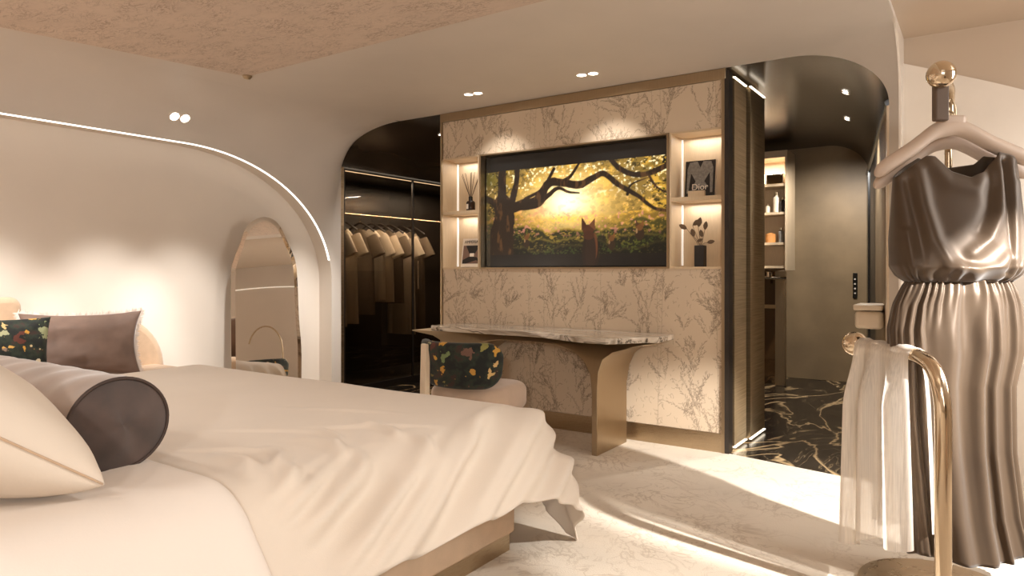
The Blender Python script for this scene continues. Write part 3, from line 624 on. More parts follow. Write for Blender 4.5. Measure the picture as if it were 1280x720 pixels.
downlight((-4.33, 5.25, H-0.004), (0.6, 1, 0), None, (0, 0, -1), 'twin downlight in the dark ceiling over the wardrobe')
def vaultp(t, a):
    x0, z0 = -1.0+0.55*math.sin(a), 2.16+0.36*math.cos(a); X2 = x0-0.55*(x0+3)/2.55; Z2 = z0+0.05*max(0, (x0+2)/1.5); return np.array((x0*(1-t)+X2*t, YT+t*(8.2-YT), z0*(1-t)+Z2*t))
for t_, lab in ((0.24, 'twin downlight in the dark vault nearest its front edge'), (0.52, 'twin downlight in the dark vault farther down the passage')):
    p = vaultp(t_, 0.60); tg = vaultp(t_, 0.64)-p; al_ = vaultp(t_+0.02, 0.60)-p; nrm = np.cross(tg, al_); nrm /= np.linalg.norm(nrm); nrm = nrm if nrm[2] < 0 else -nrm
    downlight(p+nrm*0.002, al_, None, nrm, lab, 0.022, 0.07)
sp = thing('sprinkler', 'small round brass sprinkler at the corner of the patterned ceiling inlay', 'sprinkler', (-4.13, 2.90, H-0.006))
obj('cap', MB().lathe([(0.032, 0.0), (0.032, -0.008), (0.02, -0.022), (0.002, -0.026)], n=20), M['gold'], sp, smooth=True, local=True)

# ================================================================== WARDROBE
wd = thing('wardrobe', 'built-in wardrobe behind smoked glass doors with a lit rail of clothes', 'wardrobe', (-5.4, 5.8, 0))
obj('carcass', MB().box(-5.84, -5.06, 4.56, 4.585, 0.0, 2.2).box(-5.84, -5.06, 7.2, 7.225, 0.0, 2.2).box(-5.84, -5.06, 4.586, 7.199, 2.17, 2.2).box(-5.84, -5.06, 4.586, 7.199, 0.0, 0.06).box(-5.84, -5.82, 4.586, 7.199, 0.061, 2.169), M['darkwood'], wd)
for i in range(3):
    y0 = 4.60+i*0.96 if i else 4.60; y0 = (4.60, 5.57, 6.39)[i]; y1 = (5.565, 6.385, 7.19)[i]
    g = obj('glass_door', MB().box(-5.058, -5.05, y0, y1, 0.065, 2.165), M['glass_door'], wd)
    obj('door_frame', MB().box(-5.06, -5.044, y0, y0+0.008, 0.063, 2.167).box(-5.06, -5.044, y1-0.008, y1, 0.063, 2.167).box(-5.06, -5.044, y0+0.008, y1-0.008, 2.155, 2.167).box(-5.06, -5.044, y0+0.008, y1-0.008, 0.063, 0.075), M['darkwood'], g)
    if i: obj('handle', MB().tube([(-5.03, y0+0.06, 1.0), (-5.03, y0+0.06, 1.3)], 0.006, 8), M['gold'], g)
obj('hanging_rail', MB().tube([(-5.42, 4.586, 1.78), (-5.42, 7.199, 1.78)], 0.011, 10), M['gold_soft'], wd)
obj('led_strip', MB().box(-5.10, -5.085, 4.6, 7.18, 2.155, 2.168), M['led'], wd)
obj('led_strip', MB().box(-5.05, -5.035, 4.6, 7.18, 2.185, 2.2), M['led'], wd)
def garment(y, label, m, ln, wdt=0.44):
    hg = thing('clothes_hanger', 'hanger of the '+label.replace(' in the wardrobe', '').replace(' behind the glass', ''), 'hanger', (-5.42, y, 1.78), 0, 'hangers on the wardrobe rail')
    obj('bar', MB().tube(smooth_path([(-0.2, 0, -0.175), (-0.1, 0, -0.12), (0, 0, -0.085), (0.1, 0, -0.12), (0.2, 0, -0.175)], 4), 0.011, 8), M['darkwood'], hg, local=True, smooth=True)
    obj('hook', MB().tube([(0, 0, -0.085), (0, 0, -0.04)]+[(0.02*math.sin(a)*1.0, 0, -0.006+0.021*-math.cos(a)) for a in np.linspace(0.3, 3.9, 12)], 0.003, 6), M['polish'], hg, local=True, smooth=True)
    g = thing('tee_shirt', label, 'shirt', (-5.42, y, 1.55), 0, 'clothes hanging in the wardrobe')
    half = wdt/2; n = 17; rows = []
    for k in range(26):
        tt = k/25; z = 0.09-tt*ln; wv = half*(0.86+0.1*tt)
        if tt < 0.06: wv = half*(0.30+9.3*tt)
        row = []
        for j in range(n*2):
            a = 2*PI*j/(n*2); x = wv*math.copysign(abs(math.cos(a))**0.7, math.cos(a)); dpt = (0.028+0.02*tt)*(1+0.35*math.sin(x*55+y*9+tt*2)*ss(0.05, 0.4, tt))
            zz = z-(0.10*(abs(x)/half)**1.2 if tt < 0.06 else 0.10*(abs(x)/half)**1.2*(1-tt)*0.9)
            row.append((x, dpt*math.sin(a), zz))
        rows.append(row)
    obj('body', MB().grid(rows, wrap=True), m, g, local=True, smooth='all')
    for s in (-1, 1):
        sl = []
        for k in range(7):
            tt = k/6; cx = s*(half*0.74+0.11*tt); cz = -0.0-0.20*tt; r0 = 0.075+0.012*tt
            sl.append([(cx+r0*math.cos(a)*0.95, 0.036*math.sin(a), cz+r0*math.cos(a)*0.35*s) for a in np.linspace(0, 2*PI, 13)[:-1]])
        obj('sleeve', MB().grid(sl, wrap=True), m, g, local=True, smooth='all')
for (y, lab, m, ln) in ((4.78, 'long pale tee shirt hanging first from the left in the wardrobe', 'shirt', 1.0), (4.93, 'long pale tee shirt hanging second from the left in the wardrobe', 'shirt', 0.98), (5.16, 'dark taupe shirt hanging third from the left behind the glass', 'shirt_dark', 0.9),
        (5.32, 'pale tee shirt hanging just right of the dark taupe one', 'shirt', 0.75), (5.45, 'pale tee shirt hanging left of the door seam', 'shirt', 0.78), (5.60, 'dark shirt hanging right at the door seam', 'shirt_dark', 0.8), (5.78, 'long pale shirt hanging last in line right of the door seam', 'shirt', 1.15), (5.95, 'dark shirt hanging at the end of the rail nearest the media wall', 'shirt_dark', 1.1)):
    garment(y, lab, M[m], ln)
area((-5.2, 5.9, 2.14), (-5.2, 5.9, 0), 85, 0.08, 2.4)

# ================================================================== BATH PASSAGE
cb = thing('open_cabinet', 'lit open shelving in the bathroom passage beside the bronze end wall', 'cabinet', (-2.1, 7.6, 1.2))
obj('carcass', MB().box(-2.6, -1.665, 7.72, 7.75, 1.2, 2.42).box(-1.665, -1.644, 7.40, 7.75, 1.2, 2.42).box(-2.6, -1.666, 7.40, 7.719, 2.35, 2.42), M['oak'], cb)
for z in (1.22, 1.46, 1.77, 2.06): obj('shelf', MB().box(-2.6, -1.667, 7.42, 7.718, z, z+0.025), M['oak'], cb)
obj('light_bar', MB().tube([(-1.885, 7.385, 1.22), (-1.885, 7.385, 2.28)], 0.012, 8), M['led'], cb)
area((-1.95, 7.5, 2.33), (-1.95, 7.5, 1.2), 8, 0.5, 0.05)
tw = tag(obj('tray', MB().box(-1.95, -1.69, 7.44, 7.64, 2.086, 2.19), M['polish'], bevel=0.006), 'silvery box on the top shelf of the bathroom shelving', 'box')
def bottle(x, y, z, r, h, m, name, label, cat, cap=True):
    t = thing(name, label, cat, (x, y, z)); obj('body', MB().lathe([(r, 0), (r, h*0.72), (r*0.5, h*0.8), (r*0.4, h*0.84)], n=14), m, t, smooth=True, local=True)
    if cap: obj('cap', MB().lathe([(r*0.5, h*0.84), (r*0.5, h), (r*0.42, h*1.01)], n=12), M['gold'], t, smooth=True, local=True)
bottle(-1.77, 7.5, 1.796, 0.035, 0.21, M['ceramic'], 'bottle', 'pale bottle on the second shelf of the bathroom shelving', 'bottle')
bottle(-1.70, 7.47, 1.796, 0.03, 0.15, M['amber'], 'bottle', 'dark bottle on the second shelf beside the pale bottle', 'bottle')
bottle(-1.86, 7.5, 1.796, 0.022, 0.09, M['ceramic'], 'jar', 'small pale jar on the second shelf behind the light bar', 'jar')
bottle(-1.83, 7.5, 1.486, 0.05, 0.12, M['candle'], 'candle', 'orange candle jar on the lowest lit shelf', 'candle', False)
bottle(-1.72, 7.48, 1.486, 0.03, 0.15, M['inkgrey'], 'bottle', 'grey bottle on the lowest lit shelf beside the orange candle', 'bottle')
bp = thing('shower_screen', 'bronze glass shower screen below the lit shelving', 'screen', (-2.1, 7.6, 0))
obj('pane', MB().box(-2.6, -1.80, 7.56, 7.57, 0.01, 1.19), M['glass_clear'], bp); obj('post', MB().box(-1.795, -1.70, 7.54, 7.62, 0.0, 1.19), M['gold_soft'], bp); obj('rail', MB().box(-2.6, -1.796, 7.55, 7.58, 0.80, 0.84), M['polish'], bp)
fa = thing('faucet', 'polished brass mixer tap under the lit shelving', 'tap', (-1.74, 7.48, 1.10)); obj('spout', MB().tube([(-1.92, 7.36, 1.12), (-1.68, 7.5, 1.12)], 0.016, 10).tube([(-1.88, 7.38, 1.12), (-1.88, 7.38, 1.06)], 0.014, 10), M['polish'], fa, smooth=True); obj('knob', MB().lathe([(0.03, 0), (0.03, 0.05), (0.02, 0.055)], (-1.83, 7.41, 1.13), 12), M['polish'], fa, smooth=True); obj('bracket', MB().box(-1.72, -1.69, 7.48, 7.545, 1.105, 1.135), M['polish'], fa)
sw = thing('switch_panel', 'slim black switch strip with four dots on the bronze end wall', 'switch', (-1.13, 8.2, 1.03)); obj('plate', MB().box(-1.152, -1.108, 8.185, 8.2, 0.90, 1.17), M['black'], sw, bevel=0.004)
for k in range(4): obj('button', MB().lathe([(0.009, 0), (0.009, 0.004)], n=10), M['bookw'], sw).matrix_parent_inverse = Matrix.Translation((0, -0.015, -0.075+0.05*k)) @ Matrix.Rotation(PI/2, 4, 'X')
bx = thing('wall_basin', 'small cream rounded box fixed to the passage wall behind the dress', 'box', (-0.60, 4.86, 0.82)); obj('shell', MB().box(-0.66, -0.50, 4.74, 5.0, 0.835, 0.945), M['ceramic'], bx, bevel=0.025); obj('lid', MB().box(-0.665, -0.505, 4.735, 5.005, 0.95, 0.985), M['ceramic'], bx, bevel=0.008)

# ================================================================== DESK
dk = thing('console_desk', 'sculpted brass desk with one flowing leg in view and a banded marble top', 'desk', (-2.7, 4.3, 0))
pr = [(-1.77, 0.724), (-1.775, 0.712), (-1.86, 0.70), (-1.96, 0.672), (-2.02, 0.62), (-2.048, 0.54), (-2.055, 0.42), (-2.055, 0.0), (-2.095, 0.0), (-2.095, 0.40), (-2.11, 0.52), (-2.16, 0.605), (-2.25, 0.66), (-2.40, 0.685), (-2.65, 0.69), (-2.95, 0.685), (-3.10, 0.655), (-3.2, 0.58), (-3.25, 0.46), (-3.265, 0.3), (-3.265, 0.0), (-3.305, 0.0), (-3.305, 0.4), (-3.34, 0.54), (-3.42, 0.63), (-3.55, 0.69), (-3.75, 0.716), (-3.76, 0.724)]
def yfront(x, z):
    base = 4.02+0.16*ss(-2.1, -2.7, x)*1.0; base = base+ss(-2.0, -1.75, x)*0.26-ss(-3.2, -3.7, x)*0.05
    return base*ss(0.3, 0.68, z)+4.01*(1-ss(0.3, 0.68, z))
def yback(x, z): return 4.535*ss(0.4, 0.70, z)+4.46*(1-ss(0.4, 0.70, z))
rows = [[(x, yfront(x, z)*(1-t)+yback(x, z)*t, z) for (x, z) in pr] for t in np.linspace(0, 1, 7)]
mbd = MB().grid(rows, wrap=True); n = len(pr); mbd.f += [tuple(range(n-1, -1, -1)), tuple(6*n+i for i in range(n))]
obj('base', mbd, M['gold_soft'], dk, bevel=0.004)
xs = np.linspace(-3.62, -1.74, 48); fe = [(x, 0.02+yfront(x, 0.7)-0.05+0.006*math.sin(x*7)+0.10*max(0, (-3.3-x)/0.32)**2) for x in xs]; be = [(x, 4.535) for x in xs[::-1]]
obj('marble_top', MB().prism(fe+be, 'z', 0.7245, 0.762), M['desk_marble'], dk, bevel=0.006)

# ================================================================== CHAIR
def pillow_mb(wd_, hg_, th_, n=28, pinch=0.05, seed=0, p=0.55, wr_=0.008):
    mb = MB(); g = np.linspace(-1, 1, n); U, Vv = np.meshgrid(g, g); Ue = np.sin(U*PI/2); Ve = np.sin(Vv*PI/2)
    x = wd_/2*Ue*(1-pinch*(1-Ve**2)); y = hg_/2*Ve*(1-pinch*(1-Ue**2)); k = (np.clip(1-Ue**2, 0, 1)**p)*(np.clip(1-Ve**2, 0, 1)**p)
    nz = (fbm(U*3+seed, Vv*3+seed*2, 3)-0.5)*wr_*4*np.clip(k*2, 0, 1)
    top = np.stack([x, y, th_/2*k+nz*0.5], -1); bot = np.stack([x, y, -th_/2*k], -1)
    mb.grid(top); mb.grid(bot, flip=True); return mb
def weld(o, d=0.0005):
    bm = bmesh.new(); bm.from_mesh(o.data); bmesh.ops.remove_doubles(bm, verts=bm.verts, dist=d); bmesh.ops.recalc_face_normals(bm, faces=bm.faces); bm.to_mesh(bm and o.data); bm.free(); o.data.polygons.foreach_set('use_smooth', [True]*len(o.data.polygons)); return o
def shell_back(r, a0, a1, z0, z1, th, n=40, m=16):
    """curved upholstered back, centre of curvature at origin, facing +y; rounded capsule outline"""
    rows = []
    hh = (z1-z0)/2; zc = (z0+z1)/2
    for i in range(n+1):
        a = a0+(a1-a0)*i/n; e = min(i, n-i)/n*(a1-a0)*r; hk = hh*(math.sqrt(max(0, 1-(1-min(1, e/0.11))**2))*0.97+0.03); tk = th/2*(math.sqrt(max(0, 1-(1-min(1, e/0.03))**2))*0.9+0.1)
        ring = []
        for k in range(m):
            q = 2*PI*k/m; dr = tk*math.copysign(abs(math.cos(q))**0.6, math.cos(q)); dz = hk*math.copysign(abs(math.sin(q))**0.5, math.sin(q)); R = r+dr+0.05*((zc+dz-z0)/(z1-z0))
            ring.append((R*math.cos(a), R*math.sin(a), zc+dz))
        rows.append(ring)
    mb = MB().grid(rows, wrap=True); mb.f += [tuple(range(m-1, -1, -1)), tuple(n*m+k for k in range(m))]; return mb
def rounded_block(x0, x1, y0, y1, z0, z1, r, b):
    pts = []
    for (cx, cy, a) in ((x1-r, y1-r, 0), (x0+r, y1-r, 90), (x0+r, y0+r, 180), (x1-r, y0+r, 270)):
        pts += [(cx+r*math.cos(math.radians(a+t)), cy+r*math.sin(math.radians(a+t))) for t in range(0, 91, 15)]
    cx, cy = (x0+x1)/2, (y0+y1)/2; rows = []
    for (ins, z) in [(b*1.2, z0)]+[(b*(1-math.sin(t)), z0+b*(1-math.cos(t))) for t in np.linspace(0.2, PI/2, 5)]+[(b*(1-math.cos(t)), z1-b*(1-math.sin(t))) for t in np.linspace(0, PI/2, 6)]:
        rows.append([(cx+(px-cx)*(1-ins/max(abs(x1-x0)/2, 0.01)), cy+(py-cy)*(1-ins/max(abs(y1-y0)/2, 0.01)), z) for px, py in pts])
    mb = MB().grid(rows, wrap=True); n = len(pts); mb.f += [tuple(range(n-1, -1, -1)), tuple((len(rows)-1)*n+i for i in range(n))]; return mb
def chair(loc, rz, label):
    ch = thing('desk_chair', label, 'chair', loc, rz)
    obj('seat', rounded_block(-0.26, 0.26, -0.22, 0.30, 0.30, 0.475, 0.14, 0.05), M['velvet_pink'], ch, smooth='all', local=True)
    obj('backrest', shell_back(0.27, PI*1.08, PI*1.86, 0.48, 0.765, 0.075), M['floral'], ch, smooth='all', local=True)
    a = math.radians(-122); T_ = Matrix.Translation((0.352*math.cos(a), 0.352*math.sin(a), 0)) @ Matrix.Rotation(a+PI/2, 4, 'Z')
    obj('rear_leg', tmb(MB().prism([(-0.05, 0.0), (0.0, 0.0), (0.03, 0.30), (0.04, 0.50), (0.045, 0.745), (-0.03, 0.745), (-0.045, 0.50), (-0.05, 0.30)], 'y', -0.014, 0.022), T_), M['creamwood'], ch, local=True, bevel=0.008)
    for (fx_, fy_) in ((-0.2, 0.22), (0.2, 0.22), (0.2, -0.14)):
        obj('leg', MB().tube([(fx_, fy_, 0.0), (fx_, fy_*0.95, 0.31)], [0.014, 0.02], 10), M['creamwood'], ch, local=True, smooth=True)
    return ch
chair((-2.68, 3.55, 0), math.radians(5), 'desk chair with dark floral curved back and blush velvet seat at the brass desk')

# ================================================================== BED
bed = thing('bed', 'wide low bed with pale fabric base on a brass plinth', 'bed', (-2.85, 1.1, 0))
obj('plinth', MB().box(-4.02, -1.675, -0.4, 2.455, 0.0, 0.075), M['gold'], bed)
obj('base', MB().box(-4.04, -1.66, -0.42, 2.475, 0.0755, 0.33), M['bedbase'], bed, bevel=0.01)
obj('mattress', MB().box(-4.02, -1.90, -0.40, 2.36, 0.331, 0.565), M['sheet'], bed, bevel=0.06)
obj('headboard', MB().box(-4.15, -1.55, -0.60, -0.43, 0.0, 1.15), M['bedbase'], bed, bevel=0.05)
def drape(X, Y, x0, x1, y1, ztop, aside, afoot, R=0.22):
    """cloth point (X, Y) lying over a slab whose top ends at x0 (left), x1 (right) and y1 (foot)"""
    ox = np.where(X > x1, X-x1, np.where(X < x0, X-x0, 0.0)); oy = np.maximum(Y-y1, 0); L = np.hypot(ox, oy)+1e-9; dx, dy = ox/L, oy/L
    al_ = aside*dx**2+afoot*dy**2+0.02+0.55*np.abs(dx*dy); arc = R*al_; l2 = np.maximum(L-arc, 0); b = np.minimum(L, arc)/R
    h = R*np.sin(b)+l2*np.cos(al_); v = R*(1-np.cos(b))+l2*np.sin(al_)
    return np.clip(X, x0, x1)+dx*h, np.minimum(Y, y1)+dy*h, ztop-v, L, dx, dy, al_*np.minimum(1, L/np.maximum(arc, 1e-6))
def spread():
    nx, ny = 230, 200; x1, y1 = -1.75, 2.48
    X, Y = np.meshgrid(np.linspace(-4.17, x1+0.56, nx), np.linspace(1.02, y1+0.58, ny))
    hem = 0.03*(fbm(Y*4, Y*0+2, 2)-0.5); X = np.where(X > x1, x1+(X-x1)*(0.81+hem+0.28*ss(2.1, 2.65, Y)), X)
    oX, oY = np.maximum(X-x1, 0), np.maximum(Y-y1, 0); Lr = np.hypot(oX, oY)+1e-9; Le = np.where(Lr > 0.46, 0.50+(Lr-0.50)*0.9, Lr); k_ = np.where((oX > 0) & (oY > 0), Le/Lr, 1.0)
    X = np.where(oX > 0, x1+oX*k_, X); Y = np.where(oY > 0, y1+oY*k_, Y)
    x, y, z, L, dx, dy, al_ = drape(X, Y, -4.05, x1, y1, 0.603, math.radians(50), math.radians(72))
    Lx = X-x1; q = Y+2.1*np.maximum(Lx, -0.25)+0.10*(fbm(X*3, Y*3, 2)-0.5)
    f = np.zeros_like(X); rg = np.random.default_rng(5)
    k = 0
    q0 = 1.30
    while q0 < 3.7:
        wdt = rg.uniform(0.035, 0.085); a = rg.uniform(0.045, 0.085); s0 = rg.uniform(-0.08, 0.06); dd = q-q0
        pk = np.exp(-np.abs(np.where(dd > 0, dd/wdt, dd/(wdt*2.0)))**1.8)
        f += a*pk*ss(s0, s0+0.28, Lx)*(1-0.5*ss(0.35, 0.56, Lx)); q0 += rg.uniform(0.13, 0.34)
    for (xa, ya, xb, yb, a, wdt) in ((-2.02, 1.30, -1.70, 1.20, 0.022, 0.030), (-1.98, 1.46, -1.72, 1.28, 0.018, 0.022), (-2.00, 1.58, -1.66, 1.52, 0.020, 0.028), (-2.05, 1.72, -1.74, 1.56, 0.014, 0.020), (-1.95, 1.86, -1.70, 1.80, 0.016, 0.022),
            (-2.35, 1.50, -1.95, 1.72, 0.008, 0.018), (-2.15, 1.66, -1.72, 2.02, 0.010, 0.018), (-2.5, 1.9, -1.95, 2.12, 0.006, 0.02), (-2.2, 1.25, -1.95, 1.42, 0.010, 0.02), (-1.78, 1.36, -1.55, 1.16, 0.020, 0.028), (-1.72, 1.62, -1.52, 1.36, 0.020, 0.026), (-1.70, 1.90, -1.50, 1.66, 0.016, 0.026)):
        mid_ = ((xa+xb)/2+0.03, (ya+yb)/2+0.03); d_, t_ = segdist(X, Y, smooth_path([(xa, ya), mid_, (xb, yb)], 6)); f += 1.35*a*np.exp(-(d_/wdt)**2)*np.sin(np.clip(t_, 0.02, 0.98)*PI)**0.6
    f += 0.010*(fbm(X*2.5, Y*2.5, 3)-0.5)
    f *= (1-0.75*ss(0.02, 0.3, Y-y1))*ss(1.08, 1.30, Y-0.3*np.maximum(Lx, 0))
    cor = np.minimum(np.maximum(X-x1, 0), np.maximum(Y-y1, 0)); th = np.arctan2(np.maximum(Y-y1, 0), np.maximum(X-x1, 1e-6))
    f += 0.030*ss(0.06, 0.25, cor)*np.cos(th*7+0.6)*ss(0.3, 0.6, L)
    foot = np.maximum(Y-y1, 0); f += 0.025*ss(0.05, 0.35, foot)*np.sin(X*13+2*fbm(X*3, Y, 2))*(X < x1+0.1)
    nxn, nyn, nz = dx*np.sin(al_), dy*np.sin(al_), np.cos(al_)
    x, y, z = x+f*nxn, y+f*nyn, z+f*nz
    low = z < 0.012; z = np.where(low, 0.012+0.004*np.sin(X*40+Y*30), z)
    return np.stack([x, y, z], -1)
sp_ = obj('bedspread', MB().grid(spread()), M['spread'], smooth='all', solid=0.006); tag(sp_, 'cream cotton bedspread draped in soft folds over the foot of the bed', 'bedspread')
def sheet():
    nx, ny = 120, 110; x1, y1 = -1.75, 1.06
    X, Y = np.meshgrid(np.linspace(-4.15, x1+0.62, nx), np.linspace(-0.38, y1+0.16, ny))
    x, y, z, L, dx, dy, al_ = drape(X, Y, -4.05, x1, y1, 0.636, math.radians(51), math.radians(80), 0.23)
    # lip rolls down onto the bedspread at the foot end
    lip = np.maximum(Y-y1, 0); ox = np.maximum(X-x1, 0)
    x2, y2, z2, L2, d2, _, a2 = drape(X, np.minimum(Y, y1), -4.05, x1, 99, 0.636, math.radians(51), 0, 0.23)
    nxn, nzn = d2*np.sin(a2), np.cos(a2); t = lip/0.16; drop = 0.05*(1-np.sqrt(np.clip(1-t*t, 0, 1)))
    x = x2-nxn*drop; z = z2-nzn*drop; y = y2+0.06*np.sin(np.clip(t, 0, 1)*PI/2)
    f = 0.010*(fbm(X*3, Y*3, 3)-0.5)+0.004*(fbm(X*9, Y*5, 3)-0.5); return np.stack([x+f*nxn, y, z+f*nzn], -1)
sh = obj('bed_sheet', MB().grid(sheet()), M['sheet'], smooth='all', solid=0.004); tag(sh, 'smooth white sheet covering the pillow end of the bed', 'sheet')
# bolster
bo = thing('bolster', 'mocha velvet bolster cushion with dark piped round end on the bed', 'bolster', (-2.01, 1.0, 0.760))
R0 = 0.132; rows = []
nA = 48
for i, x in enumerate(np.linspace(0, -1.3, 40)):
    rr_ = R0*(0.985+0.03*math.sin(min(1, -x/0.12)*PI/2))
    rows.append([(x, rr_*1.06*math.cos(a)*(1+0.012*math.sin(a*5+x*9)), rr_*0.98*math.sin(a)+0.004*math.sin(x*40+a*3)) for a in np.linspace(0, 2*PI, nA+1)[:-1]])
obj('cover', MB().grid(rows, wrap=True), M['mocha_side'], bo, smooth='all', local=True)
caps = []
for k, rf in enumerate(np.linspace(1.0, 0.001, 14)): caps.append([(0.022*(1-rf**2)+0.007*math.sin(a*3+rf*2)*(1-rf)*rf*3, R0*1.045*rf*math.cos(a), R0*0.965*rf*math.sin(a)) for a in np.linspace(0, 2*PI, nA+1)[:-1]])
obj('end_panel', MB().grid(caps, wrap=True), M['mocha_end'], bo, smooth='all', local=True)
obj('piping', MB().tube([(0.002, R0*1.055*math.cos(a), R0*0.975*math.sin(a)) for a in np.linspace(0, 2*PI, 49)], 0.005, 6, cap=False), M['piping'], bo, smooth='all', local=True)
def place_local(mb, T): return tmb(mb, T)
# big white pillow leaning at the left
pw = thing('bed_pillow', 'large white pillow leaning at the left edge of the bed', 'pillow', (-2.22, 0.55, 0.64))
T = Matrix.Translation((-2.17, 0.57, 0.87)) @ Matrix.Rotation(math.radians(-36), 4, 'X')
o = obj('cover', tmb(pillow_mb(0.84, 0.66, 0.34, 40, 0.03, 3, 0.42, 0.012), T), M['pillow'], pw); weld(o)
edge = [T @ Vector((0.422*(1-0.03*(1-q*q)), 0.33*q, 0.0)) for q in np.linspace(-0.98, 0.98, 24)]
obj('seam', MB().tube(edge, 0.003, 6), M['sofa'], pw, smooth='all')

# ================================================================== SOFA AND CUSHIONS
sf = thing('sofa', 'beige sofa with rounded back along the white arched wall', 'sofa', (-4.75, 1.2, 0))
obj('seat', rounded_block(-5.05, -4.22, -0.8, 2.72, 0.08, 0.535, 0.22, 0.06), M['sofa'], sf, smooth='all')
def sofa_back(y0, y1, z0, z1, xa, xb, rc):
    poly = [(y0, z0)]+[(y1-rc*1.0+rc*math.sin(a), z1-rc*1.15+rc*1.15*math.cos(a)) for a in np.linspace(0, PI/2, 12)]+[(y1, z0)]; poly.insert(1, (y0, z1)); return MB().prism(poly, 'x', xa, xb)
obj('backrest', sofa_back(-0.8, 2.74, 0.42, 0.88, -5.06, -4.84, 0.34), M['sofa'], sf, bevel=0.05)
obj('back_cushion', sofa_back(0.5, 1.87, 0.53, 1.03, -5.05, -4.92, 0.06), M['sofa'], sf, bevel=0.035)
def cushion(name, label, c, yawd, tilt, wd_, hg_, th_, m, fringe, seed):
    t = thing(name, label, 'cushion', (c[0], c[1], c[2]-hg_/2))
    # face normal toward the room; local x = width, local y = up, local z = normal
    Rm = Matrix.Rotation(math.radians(yawd), 4, 'Z') @ Matrix.Rotation(math.radians(90-tilt), 4, 'X'); T = Matrix.Translation(c) @ Rm
    o = obj('cover', tmb(pillow_mb(wd_, hg_, th_, 34, 0.12 if fringe else 0.07, seed, 0.42, 0.022), T), m, t); weld(o)
    if fringe:
        fm = MB(); rg = random.Random(seed); per = []
        for s in np.linspace(-1, 1, 120): k = 1-0.12*(1-s*s); per += [((wd_/2*s, hg_/2*k), (0, 1)), ((wd_/2*s, -hg_/2*k), (0, -1)), ((wd_/2*k, hg_/2*s), (1, 0)), ((-wd_/2*k, hg_/2*s), (-1, 0))]
        for (px_, py_), (nx_, ny_) in per:
            L = rg.uniform(0.016, 0.032); j = rg.uniform(-0.006, 0.006); zz = rg.uniform(-0.01, 0.01); w_ = 0.0055
            fm.add([T @ Vector((px_-ny_*w_, py_+nx_*w_, 0)), T @ Vector((px_+ny_*w_, py_-nx_*w_, 0)), T @ Vector((px_+nx_*L+ny_*j, py_+ny_*L+nx_*j, zz))], [(0, 1, 2)])
        fo = obj('fringe', fm, M['fringe'], t, recalc=False); fo['kind'] = 'stuff'
cushion('cushion', 'dark mocha velvet cushion with a pale frayed fringe on the sofa', (-4.62, 2.07, 0.735), 62, 18, 0.66, 0.42, 0.15, M['mocha'], True, 2)
cushion('cushion', 'dark floral cushion with gold and cream blossoms on the sofa', (-4.50, 1.58, 0.735), 66, 16, 0.50, 0.40, 0.15, M['floral_big'], False, 5)

# ================================================================== MIRROR
mi = thing('floor_mirror', 'tall pebble-shaped mirror with brass edge leaning by the arched wall', 'mirror', (-4.78, 3.62, 0))
mo = [(0.0, 0.0), (0.0, 0.62), (0.004, 1.16), (0.03, 1.30), (0.075, 1.42), (0.115, 1.535), (0.175, 1.605), (0.255, 1.64), (0.33, 1.625), (0.39, 1.565), (0.455, 1.42), (0.505, 1.29), (0.522, 1.14), (0.53, 0.8), (0.545, 0.55), (0.54, 0.25), (0.53, 0.0)]
mo = [(x-0.27, z) for x, z in smooth_path(mo[1:-1], 4)]; mo = [(-0.27, 0.0)]+mo+[(0.26, 0.0)]
Tm = Matrix.Translation((-4.80, 3.56, 0.004)) @ Matrix.Rotation(math.radians(62), 4, 'Z') @ Matrix.Rotation(math.radians(-5.0), 4, 'X')
inn = [(x*0.90+(0.004 if x < 0 else -0.004), z*0.972+0.01) for x, z in mo]
n = len(mo); fm = MB(); fm.add([Tm @ Vector((x, 0, z)) for x, z in mo]+[Tm @ Vector((x, 0.03, z)) for x, z in mo], [tuple(range(n, 2*n))]+[(i, (i+1) % n, n+(i+1) % n, n+i) for i in range(n)])
obj('frame', fm, M['gold_soft'], mi)
bvl = MB(); bvl.add([Tm @ Vector((x, 0, z)) for x, z in mo]+[Tm @ Vector((x, -0.014, z)) for x, z in inn], [(i, (i+1) % n, n+(i+1) % n, n+i) for i in range(n)]); obj('bevel', bvl, M['mirror'], mi)
gl = MB(); gl.add([Tm @ Vector((x, -0.014, z)) for x, z in inn], [tuple(range(n))]); obj('glass', gl, M['mirror'], mi)

# ================================================================== VALET STAND, DRESS, HANGERS, SCARF
FX, FY = Vector((math.cos(YAW), math.sin(YAW), 0)), Vector((-math.sin(YAW), math.cos(YAW), 0))
def at(lat, dep): v = FX*lat+FY*dep; return (v.x, v.y)
sx_, sy_ = at(1.655, 2.66)
st = thing('valet_stand', 'brass valet stand with ball-tipped arms in the right foreground', 'clothes stand', (sx_, sy_, 0), YAW)
obj('foot', MB().lathe([(0.27, 0.0), (0.275, 0.006), (0.27, 0.016), (0.04, 0.02)], (-0.07, -0.08, 0), 48), M['gold'], st, smooth=True, local=True)
obj('pole', MB().tube([(0.085, 0.115, 0.018), (0.085, 0.115, 1.80)], 0.0135, 14), M['gold'], st, smooth=True, local=True)
top = obj('top_arm', MB().tube(smooth_path([(0.085, 0.115, 1.80), (0.08, 0.105, 1.86), (0.04, 0.04, 1.898), (-0.03, -0.04, 1.906), (-0.08, -0.10, 1.906)], 5), 0.020, 14), M['gold'], st, smooth=True, local=True)
obj('ball', MB().ball((-0.092, -0.125, 1.906), 0.049), M['polish'], top, smooth='all', local=True)
arm = smooth_path([(-0.193, -0.30, 0.02), (-0.193, -0.30, 0.40), (-0.193, -0.30, 0.64), (-0.195, -0.295, 0.76), (-0.200, -0.26, 0.85), (-0.205, -0.18, 0.885), (-0.21, -0.04, 0.887), (-0.221, 0.20, 0.887)], 6)
